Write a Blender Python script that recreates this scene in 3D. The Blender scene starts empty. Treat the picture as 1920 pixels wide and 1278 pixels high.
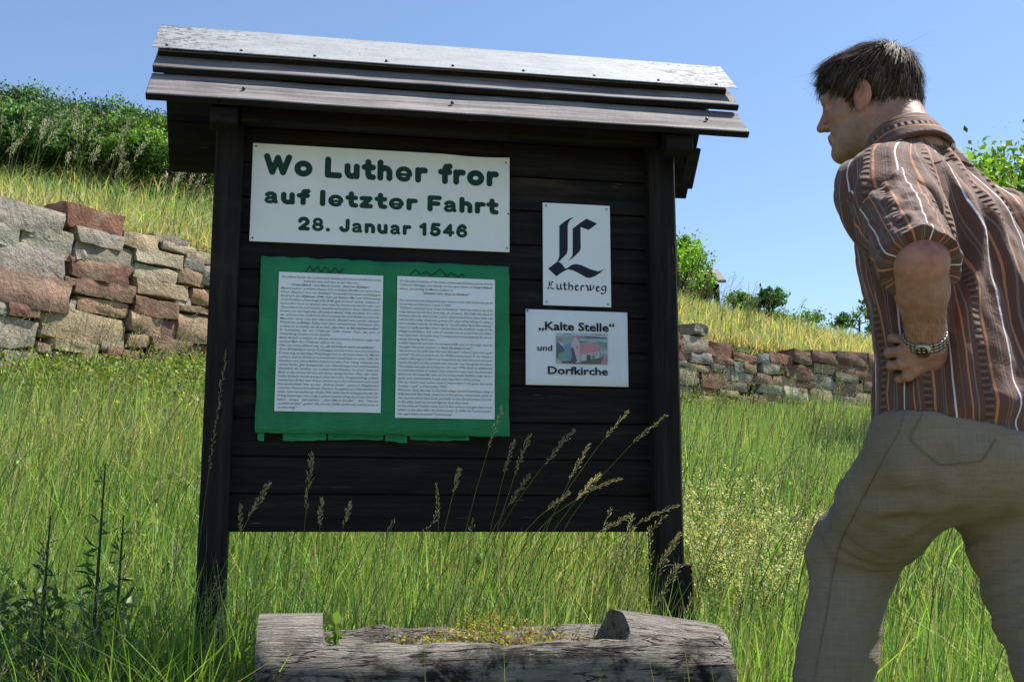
import bpy, bmesh, math, random
import numpy as np
from mathutils import Vector, Matrix

random.seed(7)
rng = np.random.default_rng(11)
scene = bpy.context.scene
col = scene.collection
R = math.radians

# ------------------------------------------------------------------ camera
FPX, PITCH = 2134.0, R(9.55)
cam_data = bpy.data.cameras.new('camera')
cam_data.sensor_width = 36.0
cam_data.lens = FPX / 1920 * 36
cam_data.clip_start = 0.05
cam_data.clip_end = 6000
cam = bpy.data.objects.new('camera', cam_data)
col.objects.link(cam)
cam.location = (0, 0, 0)
cam.rotation_euler = (math.pi / 2 + PITCH, 0, 0)
scene.camera = cam

# ------------------------------------------------------------------ sky and sun
SUN = Vector((0.47, 0.215, 0.85)).normalized()
world = bpy.data.worlds.new('World')
scene.world = world
world.use_nodes = True
wn = world.node_tree
wn.nodes.clear()
sky = wn.nodes.new('ShaderNodeTexSky')
sky.sky_type = 'NISHITA'
sky.sun_disc = False
sky.sun_elevation = math.asin(SUN.z)
sky.sun_rotation = math.atan2(SUN.x, SUN.y)
sky.altitude = 150
sky.air_density = 1.0
sky.dust_density = 0.35
sky.ozone_density = 3.2
bg = wn.nodes.new('ShaderNodeBackground')
bg.inputs['Strength'].default_value = 0.103
wo = wn.nodes.new('ShaderNodeOutputWorld')
wn.links.new(sky.outputs[0], bg.inputs['Color'])
wn.links.new(bg.outputs[0], wo.inputs['Surface'])

sun_data = bpy.data.lights.new('sun', 'SUN')
sun_data.energy = 5.0
sun_data.angle = R(0.53)
sun_data.color = (1.0, 0.95, 0.87)
sun_lamp = bpy.data.objects.new('sun', sun_data)
col.objects.link(sun_lamp)
sun_lamp.location = (8, 4, 20)
sun_lamp.rotation_euler = SUN.to_track_quat('Z', 'Y').to_euler()

scene.view_settings.view_transform = 'Standard'
scene.view_settings.look = 'None'
scene.view_settings.exposure = 0.86
scene.view_settings.gamma = 1.0
scene.view_settings.use_curve_mapping = False

# ------------------------------------------------------------------ helpers
FW = np.array([0, math.cos(PITCH), math.sin(PITCH)])
RT = np.array([1.0, 0, 0])
UP = np.array([0, -math.sin(PITCH), math.cos(PITCH)])


def ray(px, py):
    return FW + RT * (px - 960) / FPX + UP * (639 - py) / FPX


def at(px, py, y):
    """point of the place that lies y metres ahead, seen at this spot of the photograph"""
    r = ray(px, py)
    return r * (y / r[1])


def tag(o, label=None, cat=None, group=None, kind=None):
    if label: o['label'] = label
    if cat: o['category'] = cat
    if group: o['group'] = group
    if kind: o['kind'] = kind
    return o


def empty(name, loc=(0, 0, 0), rz=0.0):
    o = bpy.data.objects.new(name, None)
    o.empty_display_size = 0.1
    o.location = loc
    o.rotation_euler = (0, 0, rz)
    col.objects.link(o)
    return o


def link(name, me, mat=None, parent=None):
    o = bpy.data.objects.new(name, me)
    if mat is not None and not me.materials:
        me.materials.append(mat)
    col.objects.link(o)
    if parent is not None:
        o.parent = parent
    return o


def fast_mesh(name, co, faces, colr=None, smooth=False, attrs=None):
    co = np.asarray(co, np.float32).reshape(-1, 3)
    faces = np.asarray(faces, np.int32)
    me = bpy.data.meshes.new(name)
    nf, k = faces.shape
    me.vertices.add(len(co))
    me.vertices.foreach_set('co', co.ravel())
    me.loops.add(nf * k)
    me.loops.foreach_set('vertex_index', faces.ravel())
    me.polygons.add(nf)
    me.polygons.foreach_set('loop_start', np.arange(0, nf * k, k, dtype=np.int32))
    me.polygons.foreach_set('loop_total', np.full(nf, k, np.int32))
    if smooth:
        me.polygons.foreach_set('use_smooth', np.ones(nf, bool))
    if colr is not None:
        a = me.color_attributes.new('Col', 'FLOAT_COLOR', 'POINT')
        c = np.ones((len(co), 4), np.float32)
        c[:, :3] = colr
        a.data.foreach_set('color', c.ravel())
    for nme, v in (attrs or {}).items():
        a = me.attributes.new(nme, 'FLOAT', 'POINT')
        a.data.foreach_set('value', np.asarray(v, np.float32))
    me.update()
    me.validate()
    return me


def bm_mesh(bm, name, smooth=False):
    me = bpy.data.meshes.new(name)
    bm.normal_update()
    bm.to_mesh(me)
    bm.free()
    if smooth:
        for p in me.polygons: p.use_smooth = True
    return me


def box_bm(x0, x1, y0, y1, z0, z1, bev=0.0, bm=None, seg=1):
    b = bmesh.new()
    vs = [b.verts.new((x, y, z)) for x in (x0, x1) for y in (y0, y1) for z in (z0, z1)]
    for f in ((0, 1, 3, 2), (4, 6, 7, 5), (0, 4, 5, 1), (2, 3, 7, 6), (0, 2, 6, 4), (1, 5, 7, 3)):
        b.faces.new([vs[i] for i in f])
    bmesh.ops.recalc_face_normals(b, faces=b.faces)
    if bev:
        bmesh.ops.bevel(b, geom=b.edges[:], offset=bev, segments=seg, affect='EDGES')
    return b


def prism_bm(prof, x0, x1, bev=0.0, cuts=0):
    """profile in (y, z) swept along x"""
    b = bmesh.new()
    xs = np.linspace(x0, x1, cuts + 2)
    rings = [[b.verts.new((x, y, z)) for y, z in prof] for x in xs]
    n = len(prof)
    for a, c in zip(rings[:-1], rings[1:]):
        for i in range(n):
            b.faces.new((a[i], a[(i + 1) % n], c[(i + 1) % n], c[i]))
    b.faces.new(rings[0][::-1]); b.faces.new(rings[-1])
    bmesh.ops.recalc_face_normals(b, faces=b.faces)
    if bev:
        bmesh.ops.bevel(b, geom=[e for e in b.edges if len(e.link_faces) == 2 and e.calc_face_angle(0) > 0.4],
                        offset=bev, segments=1, affect='EDGES')
    return b


def tube(pts, rad, sides=6):
    """verts, quads of a tapered tube along pts"""
    pts = np.asarray(pts, float)
    rad = np.broadcast_to(np.asarray(rad, float), (len(pts),))
    t = np.gradient(pts, axis=0)
    t /= np.linalg.norm(t, axis=1)[:, None] + 1e-9
    ref = np.array([0.31, 0.87, 0.38])
    n1 = np.cross(t, ref); n1 /= np.linalg.norm(n1, axis=1)[:, None] + 1e-9
    n2 = np.cross(t, n1)
    ang = np.arange(sides) * 2 * math.pi / sides
    v = pts[:, None] + rad[:, None, None] * (np.cos(ang)[None, :, None] * n1[:, None] + np.sin(ang)[None, :, None] * n2[:, None])
    f = []
    for i in range(len(pts) - 1):
        for j in range(sides):
            k = (j + 1) % sides
            f.append((i * sides + j, i * sides + k, (i + 1) * sides + k, (i + 1) * sides + j))
    return v.reshape(-1, 3), np.array(f, np.int32)


def merge(parts):
    vs, fs, o = [], [], 0
    for v, f in parts:
        vs.append(v); fs.append(f + o); o += len(v)
    return np.concatenate(vs), np.concatenate(fs)


# value noise on arrays of points (N,3)
_perm = np.random.default_rng(3).random(4096).astype(np.float32)


def vnoise(p, seed=0):
    p = np.asarray(p, np.float32)
    i = np.floor(p).astype(np.int64)
    f = p - i
    f = f * f * (3 - 2 * f)
    def h(dx, dy, dz):
        return _perm[((i[..., 0] + dx) * 73856093 ^ (i[..., 1] + dy) * 19349663 ^ (i[..., 2] + dz) * 83492791 ^ (seed * 2654435 + 17)) % 4096]
    x0 = h(0, 0, 0) * (1 - f[..., 0]) + h(1, 0, 0) * f[..., 0]
    x1 = h(0, 1, 0) * (1 - f[..., 0]) + h(1, 1, 0) * f[..., 0]
    x2 = h(0, 0, 1) * (1 - f[..., 0]) + h(1, 0, 1) * f[..., 0]
    x3 = h(0, 1, 1) * (1 - f[..., 0]) + h(1, 1, 1) * f[..., 0]
    y0 = x0 * (1 - f[..., 1]) + x1 * f[..., 1]
    y1 = x2 * (1 - f[..., 1]) + x3 * f[..., 1]
    return y0 * (1 - f[..., 2]) + y1 * f[..., 2]


def fbm(p, seed=0, oct=3):
    s, a, t = 0, 1.0, 0
    p = np.asarray(p, np.float32)
    for k in range(oct):
        s = s + a * (vnoise(p * 2 ** k, seed + k) - 0.5); t += a; a *= 0.5
    return s / t * 2


# ------------------------------------------------------------------ materials
MATS = {}


class N:
    """tiny node-graph helper"""
    def __init__(self, name, rough=0.7, spec=0.3):
        m = bpy.data.materials.new(name)
        m.use_nodes = True
        self.m, self.t = m, m.node_tree
        self.b = self.t.nodes['Principled BSDF']
        self.b.inputs['Roughness'].default_value = rough
        self.b.inputs['Specular IOR Level'].default_value = spec
        MATS[name] = m

    def n(self, typ, **kw):
        nd = self.t.nodes.new('ShaderNode' + typ)
        for k, v in kw.items():
            setattr(nd, k, v)
        return nd

    def l(self, a, b):
        self.t.links.new(a, b)
        return self

    def coords(self, scale=(1, 1, 1), kind='Object', rnd=0.0):
        tc = self.n('TexCoord')
        mp = self.n('Mapping')
        mp.inputs['Scale'].default_value = scale
        self.l(tc.outputs[kind], mp.inputs['Vector'])
        if rnd:
            oi = self.n('ObjectInfo')
            mu = self.n('Math', operation='MULTIPLY'); mu.inputs[1].default_value = rnd
            self.l(oi.outputs['Random'], mu.inputs[0])
            cb = self.n('CombineXYZ')
            for i in range(3): self.l(mu.outputs[0], cb.inputs[i])
            self.l(cb.outputs[0], mp.inputs['Location'])
        return mp.outputs[0]

    def noise(self, vec, scale=5, detail=4, rough=0.6, dist=0.0):
        nd = self.n('TexNoise')
        nd.inputs['Scale'].default_value = scale
        nd.inputs['Detail'].default_value = detail
        nd.inputs['Roughness'].default_value = rough
        nd.inputs['Distortion'].default_value = dist
        if vec is not None: self.l(vec, nd.inputs['Vector'])
        return nd.outputs['Fac']

    def ramp(self, fac, stops):
        nd = self.n('ValToRGB')
        cr = nd.color_ramp
        while len(cr.elements) > 1: cr.elements.remove(cr.elements[-1])
        for i, (p, c) in enumerate(stops):
            el = cr.elements[0] if i == 0 else cr.elements.new(p)
            el.position = p
            el.color = (c, c, c, 1) if isinstance(c, (int, float)) else (*c, 1)
        self.l(fac, nd.inputs['Fac'])
        return nd.outputs['Color']

    def mix(self, fac, a, b, blend='MIX'):
        nd = self.n('Mix', data_type='RGBA', blend_type=blend)
        for sock, v in ((nd.inputs['Factor'], fac), (nd.inputs[6], a), (nd.inputs[7], b)):
            if isinstance(v, (int, float)): sock.default_value = v
            elif isinstance(v, tuple): sock.default_value = (*v, 1)
            else: self.l(v, sock)
        return nd.outputs[2]

    def math(self, op, a, b=0.0, c=None):
        nd = self.n('Math', operation=op)
        for i, v in enumerate((a, b) if c is None else (a, b, c)):
            if isinstance(v, (int, float)): nd.inputs[i].default_value = v
            else: self.l(v, nd.inputs[i])
        return nd.outputs[0]

    def attr(self, name, out='Color'):
        nd = self.n('Attribute', attribute_name=name)
        return nd.outputs[out]

    def color(self, c):
        if isinstance(c, tuple): self.b.inputs['Base Color'].default_value = (*c, 1)
        else: self.l(c, self.b.inputs['Base Color'])
        return self

    def rough(self, c):
        self.l(c, self.b.inputs['Roughness']); return self

    def bump(self, h, strength=0.4, dist=0.01):
        nd = self.n('Bump')
        nd.inputs['Strength'].default_value = strength
        nd.inputs['Distance'].default_value = dist
        self.l(h, nd.inputs['Height'])
        self.l(nd.outputs[0], self.b.inputs['Normal'])
        return self


def plain(name, c, rough=0.7, spec=0.3, metal=0.0, var=0.12, scale=18):
    g = N(name, rough, spec)
    v = g.coords()
    f = g.noise(v, scale, 4)
    lo = tuple(x * (1 - var) for x in c); hi = tuple(min(1, x * (1 + var)) for x in c)
    g.color(g.ramp(f, [(0.3, lo), (0.7, hi)]))
    g.b.inputs['Metallic'].default_value = metal
    return g.m


def foliage_mat(name, trans=0.4, rough=0.55, spec=0.35):
    """per-leaf colour attribute, thin leaves that let light through"""
    g = N(name, rough, spec)
    c = g.attr('Col')
    g.color(c)
    tr = g.n('BsdfTranslucent')
    tc = g.mix(1.0, c, (1.15, 1.25, 0.55), 'MULTIPLY')
    g.l(tc, tr.inputs['Color'])
    mx = g.n('MixShader')
    mx.inputs[0].default_value = trans
    out = g.t.nodes['Material Output']
    g.l(g.b.outputs[0], mx.inputs[1]); g.l(tr.outputs[0], mx.inputs[2])
    g.l(mx.outputs[0], out.inputs['Surface'])
    return g.m


def wood_mat(name, dark, mid, light, axis_scale=(1.2, 26, 26), stain=0.0, bump=0.5, rough=0.75, spec=0.25, rnd=37.0, spots=None):
    g = N(name, rough, spec)
    v = g.coords(axis_scale, rnd=rnd)
    grain = g.noise(v, 2.2, 7, 0.65, 0.35)
    fine = g.noise(v, 9.0, 3, 0.7, 0.1)
    c = g.ramp(grain, [(0.28, dark), (0.5, mid), (0.72, light)])
    crack = g.ramp(fine, [(0.30, 0.25), (0.42, 1.0)])
    c = g.mix(0.75, c, crack, 'MULTIPLY')
    if spots:       # faded brown patches and pale scuffs
        v3 = g.coords((0.6, 2.5, 2.5), rnd=rnd)
        c = g.mix(g.ramp(g.noise(v3, 3.0, 4, 0.6), [(0.60, 0.0), (0.74, 1.0)]), c, spots)
        sc_ = g.ramp(g.noise(g.coords(tuple(a * 2.2 for a in axis_scale), rnd=rnd + 3), 3.0, 2, 0.5), [(0.73, 0.0), (0.76, 1.0)])
        c = g.mix(g.math('MULTIPLY', sc_, 0.55), c, (0.16, 0.15, 0.14))
    if stain:
        v2 = g.coords((1, 1, 1), rnd=rnd)
        blot = g.ramp(g.noise(v2, 6.0, 5, 0.65), [(0.38, 0.45), (0.62, 1.0)])
        c = g.mix(stain, c, blot, 'MULTIPLY')
    g.color(c)
    h = g.math('ADD', g.math('MULTIPLY', grain, 0.7), g.math('MULTIPLY', fine, 0.6))
    g.bump(h, bump, 0.006)
    return g.m


wood_mat('stained_wood', (0.006, 0.005, 0.0045), (0.013, 0.0105, 0.009), (0.028, 0.023, 0.019), bump=0.6, rough=0.7, spec=0.14, spots=(0.05, 0.035, 0.024))
wood_mat('stained_post', (0.008, 0.0065, 0.006), (0.016, 0.0135, 0.012), (0.034, 0.029, 0.025), axis_scale=(26, 26, 1.2), bump=0.7, spec=0.14, spots=(0.035, 0.028, 0.022))
wood_mat('weathered_wood', (0.08, 0.07, 0.068), (0.23, 0.205, 0.203), (0.38, 0.35, 0.34), stain=0.45, bump=0.8, spec=0.3)


def metal_sheet():
    g = N('galvanised_sheet', 0.62, 0.3)
    v = g.coords((1, 1, 1))
    sp = g.n('TexVoronoi'); sp.inputs['Scale'].default_value = 90
    g.l(v, sp.inputs['Vector'])
    f = g.noise(g.coords((2, 12, 12)), 4, 5, 0.7)
    base = g.mix(0.35, g.ramp(f, [(0.3, (0.24, 0.25, 0.262)), (0.7, (0.38, 0.392, 0.405))]), g.ramp(sp.outputs['Distance'], [(0.0, 0.35), (0.7, 0.65)]), 'SOFT_LIGHT')
    # flaked patches near the ends
    sep = g.n('SeparateXYZ'); g.l(v, sep.inputs[0])
    ends = g.math('ABSOLUTE', g.math('ADD', sep.outputs['X'], 0.2))
    m1 = g.ramp(ends, [(0.45, 0.0), (0.80, 1.0)])
    fl = g.noise(g.coords((5, 14, 14)), 7, 6, 0.75, 0.5)
    m2 = g.ramp(g.math('ADD', fl, g.math('MULTIPLY', m1, 0.12)), [(0.615, 0.0), (0.645, 1.0)])
    c = g.mix(m2, base, (0.12, 0.115, 0.12))
    g.color(c)
    g.b.inputs['Metallic'].default_value = 0.08
    g.bump(g.math('ADD', f, g.math('MULTIPLY', m2, -0.4)), 0.25, 0.004)
    return g.m


metal_sheet()


def stone_mat():
    g = N('rubble_stone', 0.85, 0.2)
    v = g.coords((1, 1, 1), rnd=50)
    c0 = g.attr('Col')
    n1 = g.noise(v, 7, 6, 0.65)
    n2 = g.noise(v, 38, 5, 0.7)
    warm = g.ramp(g.noise(v, 4.5, 4, 0.6, 0.6), [(0.42, 0.0), (0.62, 0.5)])
    c0 = g.mix(warm, c0, (0.36, 0.27, 0.18))
    lich = g.ramp(g.noise(v, 13, 5, 0.7, 0.4), [(0.60, 0.0), (0.68, 1.0)])
    m = g.ramp(n1, [(0.25, 0.6), (0.75, 1.35)])
    c = g.mix(1.0, c0, m, 'MULTIPLY')
    sp = g.ramp(n2, [(0.3, 0.6), (0.65, 1.15)])
    c = g.mix(0.7, c, sp, 'MULTIPLY')
    c = g.mix(g.math('MULTIPLY', lich, 0.45), c, (0.33, 0.29, 0.20))
    g.color(c)
    g.bump(g.math('ADD', g.math('MULTIPLY', n1, 1.0), g.math('MULTIPLY', n2, 0.55)), 0.9, 0.03)
    return g.m


stone_mat()
plain('joint_earth', (0.07, 0.055, 0.04), 0.95, 0.1, var=0.4)


def ground_mat():
    g = N('meadow_soil', 0.95, 0.1)
    v = g.coords((1, 1, 1))
    n = g.noise(v, 3, 8, 0.7)
    f = g.noise(v, 40, 4, 0.7)
    c = g.ramp(n, [(0.3, (0.075, 0.105, 0.03)), (0.55, (0.13, 0.16, 0.05)), (0.75, (0.24, 0.21, 0.11))])
    c = g.mix(0.6, c, g.ramp(f, [(0.3, 0.5), (0.7, 1.3)]), 'MULTIPLY')
    g.color(c)
    g.bump(f, 0.8, 0.05)
    return g.m


ground_mat()
foliage_mat('grass_blades', 0.48)
foliage_mat('shrub_leaves', 0.38)
foliage_mat('seed_heads', 0.25, 0.8, 0.1)
plain('bark', (0.09, 0.07, 0.05), 0.9, 0.1, var=0.4)
# ------------------------------------------------------------------ the lie of the land
# the dry-stone wall runs along this line (plan view), nearest end at the left
WALL_PTS = np.array([(-5.0, 3.4), (-4.0, 5.3), (-3.12, 7.0), (-2.21, 8.3), (-0.4, 10.1), (1.74, 12.0), (4.4, 14.0), (7.6, 16.0), (12, 18.0)], float)


def catmull(P, per=14):
    out = []
    Q = np.vstack([2 * P[0] - P[1], P, 2 * P[-1] - P[-2]])
    for i in range(1, len(Q) - 2):
        p0, p1, p2, p3 = Q[i - 1:i + 3]
        for t in np.linspace(0, 1, per, endpoint=False):
            out.append(0.5 * (2 * p1 + (p2 - p0) * t + (2 * p0 - 5 * p1 + 4 * p2 - p3) * t * t + (3 * p1 - p0 - 3 * p2 + p3) * t ** 3))
    out.append(P[-1])
    return np.array(out)


WL = catmull(WALL_PTS)
WS = np.concatenate([[0], np.cumsum(np.linalg.norm(np.diff(WL, axis=0), axis=1))])


def wall_xy(s):
    return np.array([np.interp(s, WS, WL[:, 0]), np.interp(s, WS, WL[:, 1])])


def wall_dir(s):
    d = wall_xy(s + 0.05) - wall_xy(s - 0.05)
    return d / np.linalg.norm(d)


def wall_hit(px, py):
    """(s, z) on the upright wall face"""
    r = ray(px, py)
    best = None
    for i in range(len(WL) - 1):
        a, b = WL[i], WL[i + 1]
        d = b - a
        det = r[0] * -d[1] + d[0] * r[1]
        if abs(det) < 1e-9: continue
        t = (a[0] * -d[1] + d[0] * a[1]) / det
        u = (r[0] * a[1] - r[1] * a[0]) / det
        if t > 0 and -1e-6 <= u <= 1 + 1e-6:
            if best is None or t < best[0]: best = (t, WS[i] + u * (WS[i + 1] - WS[i]))
    return best[1], r[2] * best[0]


def wall_side(P):
    """signed distance to the wall line (positive behind it) and running length"""
    P = np.asarray(P, float)
    bd = np.full(len(P), 1e9); sg = np.zeros(len(P)); ss = np.zeros(len(P))
    for i in range(0, len(WL) - 1):
        a, b = WL[i], WL[i + 1]
        d = b - a; L = np.linalg.norm(d); d = d / L
        w = P - a
        u = w @ d
        lo = -1e9 if i == 0 else 0
        hi = 1e9 if i == len(WL) - 2 else L
        uc = np.clip(u, lo, hi)
        q = w - uc[:, None] * d
        dist = np.hypot(q[:, 0], q[:, 1])
        m = dist < bd
        bd[m] = dist[m]
        sg[m] = (d[0] * w[:, 1] - d[1] * w[:, 0])[m]
        ss[m] = (WS[i] + uc)[m]
    return np.where(sg > 0, bd, -bd), ss


def rbf(C):
    C = np.asarray(C, float)
    d = np.hypot(C[:, None, 0] - C[None, :, 0], C[:, None, 1] - C[None, :, 1])
    A = np.zeros((len(C) + 1,) * 2)
    A[:-1, :-1] = d; A[-1, :-1] = 1; A[:-1, -1] = 1
    w = np.linalg.solve(A, np.append(C[:, 2], 0))
    def f(P):
        P = np.asarray(P, float)
        out = np.full(len(P), w[-1])
        for c, k in zip(C, w[:-1]):
            out += k * np.hypot(np.hypot(P[:, 0] - c[0], P[:, 1] - c[1]), 0.25)
        return out
    return f


def onwall(px, py):
    s, z = wall_hit(px, py)
    x, y = wall_xy(s)
    return x, y, z


front_c = [(-0.8, 3.1, -.58), (0.5, 3.35, -.56), (0.2, 2.6, -.60), (1.1, 2.3, -.60), (1.2, 1.9, -.64), (0, 0, -1.25), (-2, 1.8, -.8), (2.6, 2.6, -.62),
           (-1.4, 3.0, -.56), (-1.9, 4.4, -.10), (0.4, 4.6, -.25), (2.2, 5.0, -.22), (4.5, 6, -.1), (0.8, 8, .46), (3.4, 9.5, .56),
           (-6, 0, -.9), (7, 2, -.8), (10, 9, .3), (0, -8, -2.2), (-14, -6, -1.8), (16, -4, -2.0), (40, -10, -3), (-40, -20, -3), (0, -60, -5), (60, 30, 0.5), (-8, 2.5, .2)]
for px, py in ((8, 720), (200, 716), (390, 712), (1270, 765), (1450, 780), (1640, 792)):
    front_c.append(onwall(px, py))
for s_, z_ in ((0.0, .55), (2.0, .72), (9.2, 1.05), (17.8, 1.3), (22, 1.35)):
    x_, y_ = wall_xy(s_); front_c.append((x_, y_, z_))
front_z = rbf(front_c)
back_c = []
for px, py in ((5, 400), (120, 398), (235, 440), (390, 480), (1262, 640), (1400, 655), (1640, 695)):
    back_c.append(onwall(px, py))
for s_, z_ in ((0.0, 1.75), (2.0, 2.0), (8.2, 2.1), (18.0, 1.98), (22, 1.9)):
    x_, y_ = wall_xy(s_); back_c.append((x_, y_, z_))
for px, py, y in ((0, 345, 12), (300, 375, 12.5), (700, 400, 15), (100, 330, 16), (1000, 480, 19), (1265, 578, 19), (1400, 598, 20), (1560, 632, 21), (1700, 680, 22), (1950, 715, 23),
                  (100, 300, 19), (400, 300, 20), (-400, 300, 14), (-300, 330, 9)):
    back_c.append(tuple(at(px, py, y)))
for x, y, z in ((-14, 26, 5.6), (0, 30, 5.0), (12, 34, 3.2), (30, 30, 1.8), (-30, 30, 5.5), (0, 70, 3), (60, 70, 0), (-60, 70, 3), (-30, 5, 3.0), (25, 18, 1.2)):
    back_c.append((x, y, z))
back_z = rbf(back_c)


def ground_z(P):
    P = np.asarray(P, float)
    s, _ = wall_side(P)
    k = np.clip((s - 0.22) / 0.12, 0, 1)
    z = front_z(P) * (1 - k) + back_z(P) * k
    r = np.hypot(P[:, 0], P[:, 1])
    far = np.clip((r - 70) / 120, 0, 1)
    z = z * (1 - far) + (-2.0) * far
    return z + 0.03 * fbm(np.column_stack([P * 1.1, np.zeros(len(P))]), 5) * (r < 60)


def axis(lo, hi, step, reach, grow=1.22):
    a = list(np.arange(lo, hi + 1e-6, step))
    d = step
    while a[-1] < reach: d *= grow; a.append(a[-1] + d)
    d = step
    while a[0] > -reach: d *= grow; a.insert(0, a[0] - d)
    return np.array(a)


gx = axis(-9, 13, 0.11, 3000)
gy = axis(0.5, 26, 0.11, 3000)
GX, GY = np.meshgrid(gx, gy)
gp = np.column_stack([GX.ravel(), GY.ravel()])
gz = ground_z(gp)
nx, ny = len(gx), len(gy)
ii = np.arange(nx * ny).reshape(ny, nx)
gf = np.stack([ii[:-1, :-1], ii[:-1, 1:], ii[1:, 1:], ii[1:, :-1]], -1).reshape(-1, 4)
ground = link('ground', fast_mesh('ground', np.column_stack([gp, gz]), gf, smooth=True), MATS['meadow_soil'])
tag(ground, 'grassy hillside rising to a terrace wall', kind='structure')

# pale gravel lane, unseen, added to bounce light onto the shaded signs
g = N('gravel', 0.95, 0.15)
gv = g.noise(g.coords(), 60, 6, 0.75); gw = g.noise(g.coords(), 1.5, 4)
g.color(g.mix(0.5, g.ramp(gv, [(0.3, (0.20, 0.18, 0.15)), (0.7, (0.44, 0.40, 0.34))]), g.ramp(gw, [(0.3, 0.7), (0.7, 1.0)]), 'MULTIPLY'))
g.bump(gv, 0.8, 0.02)
lx = np.linspace(-40, 40, 161); ly = np.linspace(-3.4, 1.15, 22)
LX, LY = np.meshgrid(lx, ly)
lp = np.column_stack([LX.ravel(), LY.ravel() + .25 * np.sin(LX.ravel() * .4) * (np.abs(LY.ravel() + 1.1) > 2)])
li = np.arange(lp.shape[0]).reshape(LX.shape)
lane = link('lane', fast_mesh('lane', np.column_stack([lp, ground_z(lp) + .035]), np.stack([li[:-1, :-1], li[:-1, 1:], li[1:, 1:], li[1:, :-1]], -1).reshape(-1, 4), smooth=True), MATS['gravel'])
tag(lane, 'unseen pale gravel lane added to bounce light onto the notice board', kind='structure')

# ------------------------------------------------------------------ dry-stone terrace wall
wall = empty('stone_wall', (*wall_xy(5.0), float(front_z([wall_xy(5.0)])[0])))
tag(wall, 'dry stone terrace wall of red and beige sandstone across the grassy slope', 'wall')
WM = Matrix.Translation(wall.location).inverted()
C = dict(g=(.33, .29, .235), b=(.43, .335, .21), p=(.47, .395, .27), r=(.215, .10, .07), d=(.17, .08, .062), k=(.28, .155, .125), t=(.39, .25, .15),
         o=(.38, .21, .125), n=(.25, .255, .24), w=(.46, .42, .34), e=(.20, .185, .155))
LEFT = """-60,575,240,690,g 245,595,482,705,r -60,655,70,740,g 75,660,278,780,g 285,685,470,750,g 470,695,615,765,b 590,705,725,742,g -60,730,250,880,g
280,735,515,820,e 515,762,702,822,p 620,738,760,770,p 715,765,812,808,b 702,795,782,838,n 250,800,502,888,d 510,822,680,882,p 680,828,785,900,t
778,818,860,910,g -60,845,268,995,k 272,876,520,952,d 517,880,722,948,b 12,965,140,1022,d 285,948,492,1012,t 505,948,680,1022,r 670,942,732,980,g
732,910,830,978,o 148,992,486,1118,b -60,1010,146,1145,g 488,995,620,1095,t 610,1028,672,1110,d 672,1005,830,1125,t 195,1108,375,1160,b 486,1078,570,1140,t
575,1102,735,1165,r 735,1130,850,1180,r 190,1155,310,1200,k 380,1120,470,1150,g 400,1140,530,1180,r 570,1158,710,1200,r 710,1180,850,1235,k 0,1150,140,1200,g
135,1118,190,1160,b 222,778,285,806,t 278,760,322,802,g 235,868,285,897,r 260,950,290,1000,g -60,960,14,1010,g 680,980,830,1006,t -20,1190,50,1240,g
308,1160,402,1205,b 50,1200,200,1260,k 200,1200,330,1262,g 330,1200,470,1262,t 470,1180,575,1240,b 575,1200,712,1262,t 470,1240,575,1290,r"""
RIGHT = """230,700,380,800,g 380,735,520,825,r 300,628,375,700,e 195,690,232,760,k 280,795,402,860,n 403,822,522,866,d 195,755,278,838,r 195,838,256,872,n
390,860,512,906,e 258,862,390,905,b 195,878,335,985,b 335,903,470,1002,r 522,845,580,912,n 578,845,657,917,t 470,958,605,1014,e 540,910,642,965,w
652,800,724,857,n 722,800,862,862,r 858,780,967,862,d 963,788,1112,857,d 1108,785,1297,872,d 1293,806,1380,882,k 684,853,787,922,w 783,862,824,922,t
820,862,992,954,r 984,853,1107,917,t 1103,860,1218,917,r 1216,870,1390,967,r 642,918,747,982,k 747,924,887,992,b 880,948,1002,1003,d 992,913,1102,1012,n
1100,913,1234,967,e 1098,960,1274,1047,k 1270,963,1410,1022,t 668,976,807,1032,g 806,988,957,1087,w 956,1003,1090,1107,b 1090,1043,1222,1097,e 1220,1024,1344,1097,b
1340,1008,1440,1080,b 715,1028,812,1077,o 440,1008,547,1047,b 1095,1093,1302,1150,p 1300,1080,1400,1148,t 298,983,442,1042,r 195,983,302,1052,g 640,1033,722,1120,k
905,1085,962,1147,r 508,868,546,957,g 468,905,512,957,w 840,1083,908,1150,t 958,1103,1096,1152,g 545,1040,642,1100,b 230,1048,332,1110,g 332,1040,440,1100,t
440,1045,547,1110,r 720,1075,842,1140,e 520,800,655,848,r"""
used = []


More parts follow.
